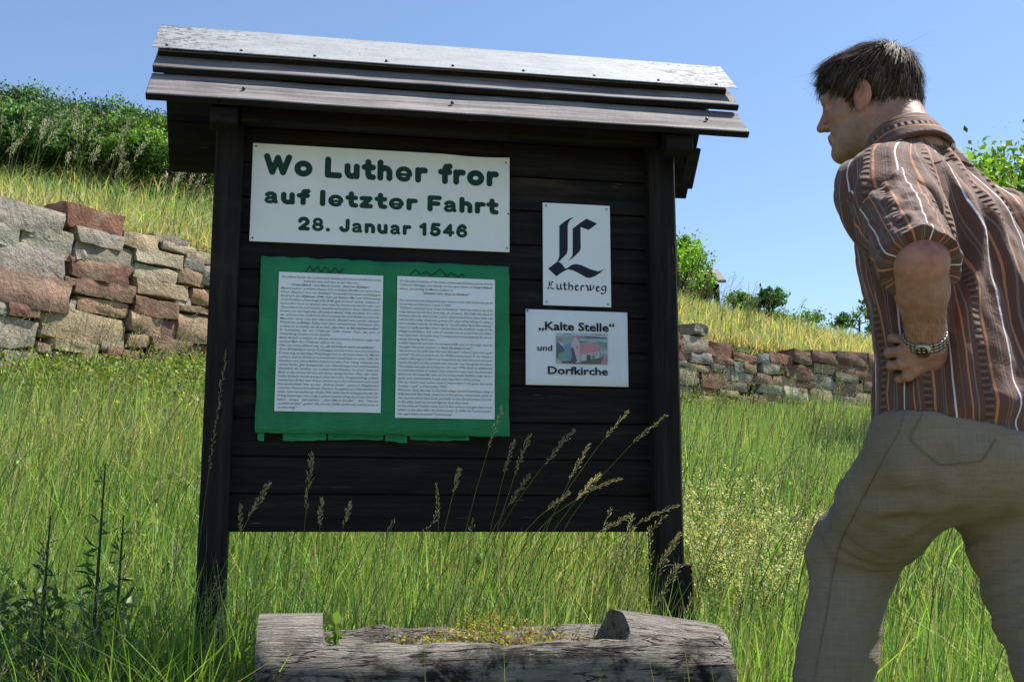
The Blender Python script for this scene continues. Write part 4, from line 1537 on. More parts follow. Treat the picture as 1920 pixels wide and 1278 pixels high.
wh, og, gy_ = (.66, .64, .66), (.44, .195, .105), (.20, .15, .135)
cst = const_ramp(g, ph, [(0, br), (.060, wh), (.092, br), (.22, gy_), (.24, br), (.27, gy_), (.285, br), (.42, og), (.462, br), (.49, dk), (.62, br), (.70, gy_), (.725, br), (.80, og), (.825, br), (.93, gy_), (.94, br)])
lad = const_ramp(g, ph, [(0, 0.0), (.49, 1.0), (.62, 0.0)])
rung = g.math('SINE', g.math('MULTIPLY', g.math('ADD', sv, g.math('MULTIPLY', wob, .8)), 520))
rmask = g.math('MULTIPLY', lad, g.math('GREATER_THAN', rung, .25))
cst = g.mix(g.math('MULTIPLY', rmask, .6), cst, (.26, .15, .105))
weave = g.noise(g.coords((1, 1, 1)), 420, 2)
cst = g.mix(.5, cst, g.ramp(weave, [(.3, .75), (.7, 1.15)]), 'MULTIPLY')
g.color(cst)
cr_ = g.noise(g.coords((1, 1, 1)), 22, 5, .6, .5)
g.bump(g.math('ADD', g.math('MULTIPLY', g.math('MULTIPLY', lad, rung), .35), g.math('MULTIPLY', cr_, .9)), .6, .008)
g.b.inputs['Sheen Weight'].default_value = .15


def torso_uv(V):
    zs = SC[:, 2]
    cx, cy = np.interp(V[:, 2], zs, SC[:, 0]), np.interp(V[:, 2], zs, SC[:, 1])
    a, b = np.interp(V[:, 2], zs, SA), np.interp(V[:, 2], zs, SB)
    u = ((V[:, 0] - cx) * tf_l[0] + (V[:, 1] - cy) * tf_l[1]) / a
    v = ((V[:, 0] - cx) * tf_f[0] + (V[:, 1] - cy) * tf_f[1]) / b
    th = np.arctan2(u, -v)          # 0 along the spine, positive to his left
    return th * .165, V[:, 2], th


def folds(u, v, seed):
    p = np.column_stack([u * 16 + v * 4, v * 3.0 - u * 3, np.full(len(u), seed * 1.7)])
    q = np.column_stack([u * 34 - v * 14, v * 12 + u * 8, np.full(len(u), seed * 2.3 + 5)])
    a = fbm(p, seed, 2); b = fbm(q, seed + 4, 2)
    ridge = 1 - np.abs(a) * 2.2
    return .0095 * np.clip(ridge, -1, 1) + .0050 * b


S = Field(np.array([.45, 1.66, -.05]), np.array([1.36, 2.60, .98]), .005)
S.op(torso_fn(.004), SC.min(0) - .28, SC.max(0) + .28, .02)
S.cone(L_SH + np.array([.03, .02, .015]), L_SH, .070, .074, .05)
S.cone(R_SH + np.array([-.03, -.02, .01]), R_SH, .070, .072, .05)
S.cone(L_SH, L_SH + (L_EL - L_SH) * .25, .072, .070, .03)
S.cone(R_SH, R_SH + (R_EL - R_SH) * .25, .070, .066, .03)
for q_ in (0, .05): S.cone(PELVIS + tf_l * .065 + np.array([0, 0, .0 + q_]), PELVIS - tf_l * .065 + np.array([0, 0, .0 + q_]), .136 - q_ * .3, .136 - q_ * .3, .03)
h0, h1 = A_(1655, 790, 2.05), A_(1905, 836, 1.97)
S.cut(lambda X, Y, Z: (h0[2] + (h1[2] - h0[2]) * (X - h0[0]) / (h1[0] - h0[0])) - Z)
V, F = S.mesh(); V = relax(V, F, 2, .5)
u, v, th = torso_uv(V)
Nn = vnormals(V, F)
d = folds(u, v, 2)
# long folds hanging from the yoke down the back, and a slack bulge above the waist
zt = (v - SC[1, 2]) / (SC[-3, 2] - SC[1, 2])
for u0, sl_, w_, amp in ((.085, .10, .016, .016), (.035, .05, .012, .012), (-.045, -.05, .014, .016), (-.10, -.02, .014, .012), (.165, .04, .014, .012), (.24, .02, .016, .013), (.30, .05, .014, .010)):
    x_ = (u - u0 - sl_ * (1 - zt) + .012 * np.sin(v * 17 + u0 * 60)) / w_
    d += 1.3 * amp * (np.exp(-x_ ** 2) - .8 * np.exp(-(x_ - 1.5) ** 2)) * np.clip(zt * 3, 0, 1) * np.clip((1.05 - zt) * 4, 0, 1)
d += .014 * np.exp(-((v - (.235 - .12 * u)) / .022) ** 2) * np.clip(1 - np.abs(th) / 2.2, 0, 1) * (th > -2)
d += -.010 * np.exp(-((v - (.195 - .12 * u)) / .016) ** 2) * (np.abs(th) < 1.8)
V = V + Nn * d[:, None]; V = relax(V, F, 1, .3)
shirt = mpart('shirt', V, F, 'striped_cotton', attrs={'su': u, 'sv': v})
SHV, SHF = V, F


def sleeve(sh, el, r0, r1, end, name='sleeve', seed=3):
    ax = el - sh; L = np.linalg.norm(ax); ax /= L
    fl = Field(np.minimum(sh, el) - .14, np.maximum(sh, el) + .14, .0045)
    fl.cone(sh - ax * .015, sh + ax * L * end * 1.25, r0, r1, .01)
    off = float((sh + ax * L * end) @ ax)
    fl.cut(lambda X, Y, Z: X * ax[0] + Y * ax[1] + Z * ax[2] - off)
    V, F = fl.mesh(); V = relax(V, F, 1, .4)
    ref = np.array([0, 0, 1.0]) - ax * ax[2]; ref /= np.linalg.norm(ref)
    r2 = np.cross(ax, ref)
    w = V - sh
    t = w @ ax
    th = np.arctan2(w @ r2, w @ ref)
    Nn = vnormals(V, F)
    p = np.column_stack([np.cos(th) * 2.2, np.sin(th) * 2.2, t * 22])
    dd = .009 * fbm(p, seed, 2) + .004 * fbm(p * 2.3, seed + 1, 2)
    cuff = np.clip((t - L * end + .028) / .006, 0, 1) * .0022
    V = V + Nn * (dd + cuff)[:, None] * (t < L * end - .002)[:, None]
    return mpart(name, V, F, 'striped_cotton', shirt, attrs={'su': th * .066 + .02, 'sv': t})


sleeve(L_SH, L_EL, .074, .063, 1.04)
sleeve(R_SH, R_EL, .075, .062, .85, seed=8)
# collar: a folded band standing round the neck
Cc = Field(NECK0 - .16, NECK0 + .18, .004)
nax = (H(-.025, 0, -.06) - NECK0); nax /= np.linalg.norm(nax)
cb = NECK0 + nax * .015 - tf_f * .012
cl_u = np.cross(nax, tf_f); cl_u /= np.linalg.norm(cl_u); cl_f = np.cross(cl_u, nax)


def collar_fn(X, Y, Z):
    x, y, z = X - cb[0], Y - cb[1], Z - cb[2]
    t = x * nax[0] + y * nax[1] + z * nax[2]
    a = x * cl_u[0] + y * cl_u[1] + z * cl_u[2]
    f = x * cl_f[0] + y * cl_f[1] + z * cl_f[2]
    r = np.hypot(a, f * .95)
    R0 = .077 - .20 * np.clip(t, -.03, .06)
    d = np.abs(r - R0) - .0055
    top = .036 - .25 * np.maximum(0, f)
    return np.maximum(d, np.maximum(t - top, -.035 - t))


Cc.op(collar_fn, NECK0 - .15, NECK0 + .17, .003)
V, F = Cc.mesh(); V = relax(V, F, 2, .5)
w = V - cb
thc = np.arctan2(w @ cl_u, -(w @ cl_f))
mpart('collar', V, F, 'striped_cotton', shirt, attrs={'su': .052 * (w @ nax) / .05 + .048 + .006 * np.sin(thc * 3), 'sv': thc * .08})

# ---- trousers
g = N('grey_linen', 0.85, 0.2)
wv = g.noise(g.coords((260, 260, 12)), 1, 2); wv2 = g.noise(g.coords((14, 14, 300)), 1, 2); big_ = g.noise(g.coords(), 6, 4)
f_ = g.math('ADD', g.math('MULTIPLY', wv, .5), g.math('MULTIPLY', wv2, .5))
c = g.ramp(f_, [(.35, (.205, .170, .124)), (.65, (.255, .212, .156))])
c = g.mix(.5, c, g.ramp(big_, [(.3, .75), (.7, 1.2)]), 'MULTIPLY')
g.color(c); g.bump(g.math('ADD', f_, g.math('MULTIPLY', g.noise(g.coords(), 18, 4, .6, .4), 1.2)), .5, .006)
TOPCUT = lambda X, Y, Z: Z - (.018 + h0[2] + (h1[2] - h0[2]) * (X - h0[0]) / (h1[0] - h0[0]))
T = Field(np.array([.38, 1.66, -.66]), np.array([1.42, 2.56, .30]), .0055)
T.op(lambda X, Y, Z: np.maximum(torso_fn(-.010)(X, Y, Z), Z - .26), SC.min(0) - .25, SC.max(0) + .25, .02)
T.cone(PELVIS + tf_l * .065 + np.array([0, 0, -.03]), PELVIS - tf_l * .065 + np.array([0, 0, -.03]), .126, .126, .05)
T.cone(PELVIS + tf_l * .06 - tf_f * .05 + np.array([0, 0, -.06]), PELVIS - tf_l * .06 - tf_f * .05 + np.array([0, 0, -.06]), .105, .105, .05)
T.cone(L_HIP + np.array([0, 0, .012]), L_KNEE + np.array([.006, 0, .012]), .106, .080, .05); T.cone(L_KNEE, L_ANK, .080, .070, .03)
T.ell(L_KNEE + np.array([-.008, .01, .0]), (.078, .076, .085), None, .03)
T.cone(R_HIP, R_KNEE, .104, .080, .05); T.cone(R_KNEE, R_ANK, .080, .070, .03)
T.cut(TOPCUT)
V, F = T.mesh(); V = relax(V, F, 2, .5)
Nn = vnormals(V, F)
dd = .006 * fbm(V * np.array([6, 6, 8]), 3, 2) + .0035 * (1 - 2.4 * np.abs(fbm(np.column_stack([V[:, 0] * 9 + V[:, 2] * 12, V[:, 1] * 8, V[:, 2] * 14 - V[:, 0] * 10]), 13, 2)))
for kn, hp in ((L_KNEE, L_HIP), (R_KNEE, R_HIP)):
    ax = (kn - hp) / np.linalg.norm(kn - hp)
    w = V - kn
    t = w @ ax
    near = np.exp(-np.sum(w ** 2, 1) / .17 ** 2)
    side = np.column_stack([w @ np.cross(ax, [0, 0, 1.0]), w[:, 2] * .4, t])
    q = np.column_stack([t * 26 + 9 * side[:, 0], side[:, 0] * 6, w[:, 2] * 16])
    dd += .012 * near * (np.abs(fbm(q, 6, 2)) * 2 - .45)
cr = A_(1790, 935, 1.95)
for tgt in (A_(1600, 960, 2.1), A_(1640, 1040, 2.15), A_(1720, 790, 1.95)):
    D_ = tgt - cr; L2 = D_ @ D_
    t = np.clip(((V - cr) @ D_) / L2, 0, 1)
    dist = np.linalg.norm(V - cr - t[:, None] * D_, axis=1)
    w_ = 4 * t * (1 - t)
    dd += .009 * np.exp(-(dist / .018) ** 2) * w_ - .007 * np.exp(-((dist - .03) / .016) ** 2) * w_
V = V + Nn * dd[:, None]; V = relax(V, F, 1, .3)
trousers = mpart('trousers', V, F, 'grey_linen')
TRV, TRF = V, F

from mathutils.bvhtree import BVHTree


def surface_line(V, F, pts, r, n=40, lift=0.0):
    """thin raised seam lying on a garment, through surface points found along sight lines"""
    bv = BVHTree.FromPolygons([tuple(p) for p in V], [tuple(f) for f in F])
    P = np.array(pts, float)
    seg = np.concatenate([[0], np.cumsum(np.linalg.norm(np.diff(P, axis=0), axis=1))])
    out = []
    for s in np.linspace(0, seg[-1], n):
        r_ = ray(np.interp(s, seg, P[:, 0]), np.interp(s, seg, P[:, 1]))
        hit = bv.ray_cast(Vector((0, 0, 0)), Vector(r_).normalized())
        if hit[0] is not None: out.append(np.array(hit[0]) + np.array(hit[1]) * lift)
    out = np.array(out)
    if len(out) > 4:
        for _ in range(2): out[1:-1] = (out[:-2] + 2 * out[1:-1] + out[2:]) / 4
    return tube(out, r, 5)


plain('seam_thread', (.20, .16, .11), .9, .1)
plain('shirt_seam', (.05, .030, .024), .9, .1)
for pts in ([(1697, 765), (1690, 800), (1640, 890), (1604, 960), (1577, 1010), (1560, 1080), (1548, 1160), (1532, 1240), (1524, 1290)],
            [(1730, 775), (1704, 822), (1762, 872), (1842, 864), (1868, 822)]):
    v_, f_ = surface_line(TRV, TRF, pts, .0013, 60, .0012)
    mpart('seam', v_, f_, 'seam_thread', trousers)
v_, f_ = surface_line(SHV, SHF, [(1752, 306), (1790, 296), (1840, 318), (1880, 352)], .0016, 40)
mpart('yoke_seam', v_, f_, 'shirt_seam', shirt)

# shoes (below the frame)
plain('shoe_leather', (.03, .02, .015), .5, .4)
for n_ in (L_ANK, R_ANK):
    fd = np.array([-.6, .8, 0])
    sf = Field(n_ - .22, n_ + .26, .008)
    sf.cone(n_ + np.array([0, 0, -.055]) - fd * .03, n_ + fd * .17 + np.array([0, 0, -.07]), .046, .040, .02)
    sf.cone(n_ + np.array([0, 0, -.02]), n_ + np.array([0, 0, -.06]), .045, .045, .02)
    zc = n_[2] - .105
    sf.cut(lambda X, Y, Z: zc - Z)
    V, F = sf.mesh(); mpart('shoe', relax(V, F, 2), F, 'shoe_leather')

# ---- hair: a close cap plus combed strands
def hair_keep(q):
    x, y, z = q[..., 0], q[..., 1], q[..., 2]
    lim = np.interp(x, [-.12, -.075, -.045, -.030, .004, .012, .030, .036, .060, .080, .12], [-.085, -.085, -.070, -.035, .008, -.030, -.028, .012, .030, .050, .075])
    return z - lim


Hf = Field(HEAD - .15, HEAD + .15, .004)
Hf.ell(H(-.014, 0, .034), np.array((.104, .083, .090)) * HS, HM, .01)
Hf.ell(H(-.060, 0, -.030), np.array((.050, .060, .055)) * HS, HM, .03)
Hf.ell(H(.045, 0, .070), np.array((.050, .058, .042)) * HS, HM, .02)


def hcut(X, Y, Z):
    x, y, z = X - HEAD[0], Y - HEAD[1], Z - HEAD[2]
    q = np.stack(np.broadcast_arrays(*[HM[i, 0] * x + HM[i, 1] * y + HM[i, 2] * z for i in range(3)]), -1)
    return -hair_keep(q / HS)


Hf.cut(hcut)
V, F = Hf.mesh(); V = relax(V, F, 2, .5)
q = (V - HEAD) @ HM.T / HS
V = V + vnormals(V, F) * (.004 * fbm(np.column_stack([q[:, 0] * 30, q[:, 1] * 60, q[:, 2] * 40]), 4, 3))[:, None]
g = N('hair', 0.6, 0.14); g.color(g.attr('Col'))
hair = mpart('hair', V, F, 'hair', colr=np.tile(np.array([.016, .012, .009]), (len(V), 1)))
Nn = vnormals(V, F)
q = (V - HEAD) @ HM.T / HS
ok = np.nonzero(hair_keep(q) > -.002)[0]
pick = rng.choice(ok, 15000)
crown = np.array([-.070, .01, .105])
root = q[pick] + rng.normal(0, .003, (len(pick), 3)); nn = (Nn[pick] @ HM.T)
away = root - crown
away = away / (np.linalg.norm(away, axis=1)[:, None] + 1e-6) + np.array([.35, 0, -.25])
tang = away - nn * np.sum(away * nn, 1)[:, None]
tang /= np.linalg.norm(tang, axis=1)[:, None] + 1e-6
tang += .55 * np.stack([fbm(root * 48, 71 + k, 2) for k in range(3)], 1) + rng.normal(0, .05, tang.shape)
low = np.clip((.02 - root[:, 2]) / .08, 0, 1)
ln = rng.uniform(.022, .050, len(pick)) * (1 - .72 * low)
lift = (.10 + .16 * fbm(root * 40, 77, 2)) * (1 - .6 * low)
# a few long wisps lifted by the wind above the forehead and crown
wisp = rng.random(len(pick)) < .0035
wisp &= root[:, 2] > .07
ln[wisp] = rng.uniform(.05, .085, wisp.sum()); lift[wisp] = rng.uniform(.35, .9, wisp.sum())
m = 4
ts_ = np.linspace(0, 1, m)
P = root[:, None] + nn[:, None] * .001 + ln[:, None, None] * (tang[:, None] * ts_[None, :, None] + nn[:, None] * (lift[:, None] * ts_[None] - (.22 * ts_ ** 2)[None] * (lift < .3)[:, None])[..., None])
sd_ = np.cross(tang, nn); sd_ /= np.linalg.norm(sd_, axis=1)[:, None] + 1e-6
wd = .0009 * (1 - .75 * ts_)
wk = np.where(wisp, .3, 1.0)[:, None, None]
VV = np.stack([P - sd_[:, None] * wd[None, :, None] * wk, P + sd_[:, None] * wd[None, :, None] * wk], 2)      # n, m, 2, 3
VV = HEAD + HS * VV.reshape(-1, 3) @ HM
base = (np.arange(len(pick)) * m * 2)[:, None]
FF = np.concatenate([base + np.array([2 * k, 2 * k + 1, 2 * k + 3, 2 * k + 2]) for k in range(m - 1)], 0)
hcol = np.array([.060, .038, .024]) * rng.uniform(.5, 1.5, (len(pick), 1))
grey = rng.random(len(pick)) < .09
hcol[grey] = np.array([.16, .14, .12]) * rng.uniform(.6, 1.2, (grey.sum(), 1))
mpart('arm_hair', *ARMHAIR, 'hair', colr=np.tile((.06, .04, .03), (2800, 1)), smooth=False)
st_ = mpart('hair_strands', VV, FF, 'hair', hair, np.repeat(hcol, m * 2, 0), smooth=False)
# eyebrows
bv, bf = [], []
for s in (1, -1):
    bv.append(tube([H(.096, s * .012, .014), H(.094, s * .028, .020), H(.082, s * .045, .013)], [.0035, .004, .002], 5))
mpart('eyebrows', *merge(bv), 'hair', colr=np.tile(np.array([.03, .022, .016]), (30, 1)))

# ---- wristwatch with a metal link band
wdir = (L_WR - L_EL) / np.linalg.norm(L_WR - L_EL)
wc = L_WR - wdir * .012
e1 = np.cross(wdir, [0, 1.0, 0]); e1 /= np.linalg.norm(e1); e2 = np.cross(wdir, e1)
watch = empty('wristwatch', tuple(wc))
tag(watch, 'steel and gold wristwatch with a link band on the man\'s wrist', 'watch')
g = N('watch_metal', .28, .5); g.b.inputs['Metallic'].default_value = 1.0; g.color(g.attr('Col'))
nl = 22
for k in range(nl):
    a0, a1 = 2 * math.pi * k / nl + .02, 2 * math.pi * (k + 1) / nl - .02
    for j, (t0_, t1_) in enumerate(((-.0085, -.0032), (-.0027, .0027), (.0032, .0085))):
        pts = []
        for r_ in (.0338, .0366):
            for a in (a0, a1):
                for t_ in (t0_, t1_):
                    pts.append(wdir * t_ + (e1 * math.cos(a) + e2 * math.sin(a)) * r_)
        fs = [(0, 1, 3, 2), (4, 6, 7, 5), (0, 4, 5, 1), (2, 3, 7, 6), (0, 2, 6, 4), (1, 5, 7, 3)]
        cc = (.45, .34, .14) if j == 1 else (.36, .35, .33)
        link('band_link', fast_mesh('band_link', pts, fs, np.tile(cc, (8, 1))), MATS['watch_metal'], watch)
ca_ = e1 * math.cos(2.2) + e2 * math.sin(2.2)
v_, f_ = tube([ca_ * .034, ca_ * .040, ca_ * .0415], [.0135, .0135, .010], 20)
link('case', fast_mesh('case', np.vstack([v_, ca_ * .0415]), np.vstack([f_, [(40 + k, 40 + (k + 1) % 20, 60, 60) for k in range(20)]])[:, :], np.tile((.4, .38, .34), (61, 1)), True), MATS['watch_metal'], watch)
# ------------------------------------------------------------------ meadow grass
def blades(P, H_, W, lean, colr, nseg=3, curve=.55, rg=rng):
    """bent grass blades: base points, height, width, lean vector (xy), colour per blade"""
    n = len(P)
    t = np.linspace(0, 1, nseg + 1)
    phi = rg.random(n) * 2 * math.pi
    side = np.column_stack([np.cos(phi), np.sin(phi), np.zeros(n)])
    ln = np.column_stack([lean, np.zeros(n)])
    cen = P[:, None] + H_[:, None, None] * (t[None, :, None] * np.array([0, 0, 1.0]) * (1 - .28 * np.linalg.norm(ln, axis=1)[:, None, None] * t[None, :, None]) + (t ** 1.8)[None, :, None] * ln[:, None])
    wt = np.array([1, .85, .55, 0][:nseg + 1]) if nseg == 3 else np.array([1, .7, 0])
    L_ = cen[:, :-1] - side[:, None] * (W[:, None] * wt[:-1])[..., None]
    R_ = cen[:, :-1] + side[:, None] * (W[:, None] * wt[:-1])[..., None]
    V = np.concatenate([np.stack([L_, R_], 2).reshape(n, -1, 3), cen[:, -1:]], 1)
    per = 2 * nseg + 1
    F = []
    for k in range(nseg - 1):
        F += [(2 * k, 2 * k + 1, 2 * k + 3), (2 * k, 2 * k + 3, 2 * k + 2)]
    F.append((2 * nseg - 2, 2 * nseg - 1, 2 * nseg))
    F = (np.arange(n) * per)[:, None, None] + np.array(F)[None]
    return V.reshape(-1, 3), F.reshape(-1, 3), np.repeat(colr, per, 0)


def pal(n, cols, probs, jit=.18, rg=rng):
    c = np.array(cols)[rg.choice(len(cols), n, p=np.array(probs) / sum(probs))]
    return c * np.exp(rg.normal(0, jit, (n, 1))) * np.exp(rg.normal(0, .05, (n, 3)))


def wedge(n, y0, y1, margin=.7, rg=rng, power=1.0):
    y = y0 + (y1 - y0) * rg.random(n) ** power
    x = (rg.random(n) * 2 - 1) * (.475 * y + margin)
    return np.column_stack([x, y])


def in_log(P, grow=0.0):
    c_, s_ = math.cos(R(9)), math.sin(R(9))
    d = P - LC[:2]
    u = d[:, 0] * c_ + d[:, 1] * s_; v = -d[:, 0] * s_ + d[:, 1] * c_
    return (np.abs(u) < HL + .02 + grow) & (np.abs(v) < .175 + grow), u, v


GREEN = [(.190, .320, .080), (.255, .370, .105), (.145, .275, .080), (.335, .400, .165), (.56, .49, .28), (.42, .38, .17)]
WIND = np.array([.10, .01])

P2 = wedge(270000, 1.75, 15.5)
s_, sl_ = wall_side(P2)
keep = s_ < -.08
il, lu, lv = in_log(P2)
keep &= ~il
keep &= ~((P2[:, 0] < -.82) & (P2[:, 1] < 3.45) & (rng.random(len(P2)) < .62))     # blades thinned left of the board so its shadow looks darker
P2 = P2[keep]; s_ = s_[keep]; lu, lv = lu[keep], lv[keep]
n = len(P2)
z = ground_z(P2)
patch = fbm(np.column_stack([P2 * .9, np.zeros(n)]), 21, 3)
hgt = rng.uniform(.22, .50, n) * (1 + .30 * patch)
dist = np.hypot(P2[:, 0], P2[:, 1])
front = (lv < -.1) & (np.abs(lu) < .75)                 # trodden strip in front of the log
hgt = np.where(front, hgt * .42, hgt)
fl_ = (P2[:, 1] < 2.35) & ~front
hgt = np.where(fl_, hgt * .75, hgt)
hgt = np.where((P2[:, 0] < -.78) & (P2[:, 1] < 2.66), hgt * .42, hgt)
hgt *= np.clip(.30 + -s_ / 3.2, .38, 1)
back = (lv > 0) & (lv < .55) & (np.abs(lu) < .6)
hgt = np.where(back, hgt * 1.12, hgt)
mid_ = (P2[:, 0] > .1) & (P2[:, 0] < 1.6) & (P2[:, 1] > 3.3) & (P2[:, 1] < 5.2)
hgt = np.where(mid_, hgt * .78, hgt)
# straw-coloured share: drier to the right of the board and on the near slope
dry = np.clip(.19 + .30 * patch + .22 * mid_ + .10 * (P2[:, 1] > 5) * (P2[:, 0] < 0), 0.02, .6)
cg = pal(n, GREEN[:4], (.34, .30, .20, .16)); cd = pal(n, GREEN[4:], (.5, .5))
cc = np.where((rng.random(n) < dry)[:, None], cd, cg)
lean = WIND + rng.normal(0, 1, (n, 2)) * rng.choice([.10, .22, .55], n, p=[.5, .35, .15])[:, None]
hgt *= rng.uniform(.55, 1.1, n)
wd = (.0014 + .0010 * rng.random(n)) * (1 + dist / 10)
V, F, c_ = blades(np.column_stack([P2, z - .02]), hgt, wd, lean, cc)
grass = link('meadow_grass', fast_mesh('meadow_grass', V, F, c_), MATS['grass_blades'])
tag(grass, 'tall unmown green meadow grass covering the slope below the wall', 'grass', kind='stuff')

# grass on the terrace above the wall, dry along its edge
P2 = wedge(88000, 5.5, 25, 1.0, power=.9)
s_, sl_ = wall_side(P2)
k_ = (s_ > .10) & ((s_ < 9) | (P2[:, 0] > 0)); P2, s_ = P2[k_], s_[k_]
# a thicker fringe leaning over the top stones
ns = 11000
sr = rng.uniform(.3, WS[-1] - 3, ns)
nr = np.array([wall_dir(a) for a in sr[::50]]).repeat(50, 0)[:ns]
fr = np.array([wall_xy(a) for a in sr]) + np.column_stack([-nr[:, 1], nr[:, 0]]) * rng.uniform(.12, .5, ns)[:, None]
P2 = np.vstack([P2, fr]); s_ = np.concatenate([s_, np.full(ns, .2)])
n = len(P2); z = ground_z(P2)
dist = np.hypot(P2[:, 0], P2[:, 1])
patch = fbm(np.column_stack([P2 * .8, np.zeros(n)]), 31, 3)
hgt = rng.uniform(.10, .36, n) * (1 + .3 * patch) * np.where(s_ < .6, .8, 1)
dry = np.clip(.92 - .12 * s_ + .5 * patch, .25, .97)
cc = np.where((rng.random(n) < dry)[:, None], pal(n, [(.60, .48, .29), (.50, .38, .21), (.42, .37, .17)], (.4, .3, .3)), pal(n, GREEN[:4], (.3, .3, .2, .2)))
V, F, c_ = blades(np.column_stack([P2, z - .02]), hgt, (.0022 + .0012 * rng.random(n)) * (1 + dist / 9), WIND + rng.normal(0, .42, (n, 2)), cc, 2)
tg = link('terrace_grass', fast_mesh('terrace_grass', V, F, c_), MATS['grass_blades'])
tag(tg, 'dry straw coloured and green grass on the bank above the wall', 'grass', kind='stuff')


# ------------------------------------------------------------------ flowering grass stalks
def stalk(base, bend, tip, head, seed, nsp=34, wide=1.0, col_s=(.20, .25, .09), col_h=(.50, .43, .27), rad=.0012, curl=0.0, sc=1.0, through=False):
    """stem from base through a bend to the tip; the last `head` part carries spikelets. world coordinates"""
    r_ = np.random.default_rng(seed)
    t = np.linspace(0, 1, 9)[:, None]
    base, bend, tip = map(np.array, (base, bend, tip))
    if through:          # the middle point lies on the stem
        tm = np.linalg.norm(bend - base) / (np.linalg.norm(bend - base) + np.linalg.norm(tip - bend))
        head = 1 - tm
        bend = (bend - (1 - tm) ** 2 * base - tm ** 2 * tip) / (2 * tm * (1 - tm))
    pts = (1 - t) ** 2 * base + 2 * t * (1 - t) * bend + t ** 2 * tip
    sv_, sf_ = tube(pts, np.linspace(rad * 1.25, rad * .5, 9), 4)
    tt = 1 - head * (1 - np.linspace(0, 1, nsp) ** .9)
    V, F = [], []
    for k, a in enumerate(tt):
        p = (1 - a) ** 2 * base + 2 * a * (1 - a) * bend + a ** 2 * tip
        d = 2 * (1 - a) * (bend - base) + 2 * a * (tip - bend); d /= np.linalg.norm(d)
        o = r_.normal(0, 1, 3); o -= d * (o @ d); o /= np.linalg.norm(o) + 1e-6
        q = k / nsp
        out = wide * (.0125 * math.sin(math.pi * (.12 + .85 * q)) ** .8 * r_.uniform(.35, 1.2))
        L_ = r_.uniform(.0055, .0105) * sc
        w_ = r_.uniform(.0007, .0014) * sc
        c0 = p + o * out * .55 + d * out * .7
        ax = d * .85 + o * .45; ax /= np.linalg.norm(ax)
        sd_ = np.cross(ax, r_.normal(0, 1, 3)); sd_ /= np.linalg.norm(sd_) + 1e-6
        n0 = len(V)
        V += [c0, c0 + ax * L_ * .45 + sd_ * w_, c0 + ax * L_, c0 + ax * L_ * .45 - sd_ * w_]
        F.append((n0, n0 + 1, n0 + 2, n0 + 3))
        n2 = np.cross(sd_, ax)
        n0 = len(V)
        V += [c0, c0 + ax * L_ * .45 + n2 * w_, c0 + ax * L_, c0 + ax * L_ * .45 - n2 * w_]
        F.append((n0, n0 + 1, n0 + 2, n0 + 3))
        if out > .003:       # the little branch that carries it
            n0 = len(V); e_ = sd_ * .0003
            V += [p - e_, p + e_, c0 + e_, c0 - e_]; F.append((n0, n0 + 1, n0 + 2, n0 + 3))
    cs = np.array(col_s) * math.exp(r_.normal(0, .15)); ch = np.array(col_h) * math.exp(r_.normal(0, .15))
    return (sv_, sf_, np.tile(cs, (len(sv_), 1))), (np.array(V), np.array(F), ch * np.exp(r_.normal(0, .12, (len(V), 1))))


def stalk_object(px_tip, px_mid, y, seed, label, wide=1.0, nsp=36, lean_in=0.0):
    tip = at(*px_tip, y); mdp = at(*px_mid, y + .01)
    d = mdp - tip
    # carry the stem down to the ground, curving upright
    gz_ = float(ground_z([mdp[:2]])[0])
    run = (mdp[2] - gz_)
    k = d[0] / (abs(d[2]) + 1e-6)
    bx = mdp[0] + np.clip(k, -.8, .8) * run * .55
    by = mdp[1] + random.uniform(-.03, .03)
    base = np.array([bx, by, float(ground_z([(bx, by)])[0]) - .01])
    t_h = np.linalg.norm(tip - mdp); total = np.linalg.norm(mdp - base) + t_h
    (a, b, c), (v, f, cc_) = stalk(base, mdp, tip, .3, seed, nsp, wide, through=True)
    o = empty('grass_stalk', tuple(base))
    tag(o, label, 'grass stalk', 'flowering grass stalks in front of the notice board')
    link('stem', fast_mesh('stem', a - base, b, c, True), MATS['grass_blades'], o)
    link('seed_head', fast_mesh('seed_head', v - base, f, cc_), MATS['seed_heads'], o)


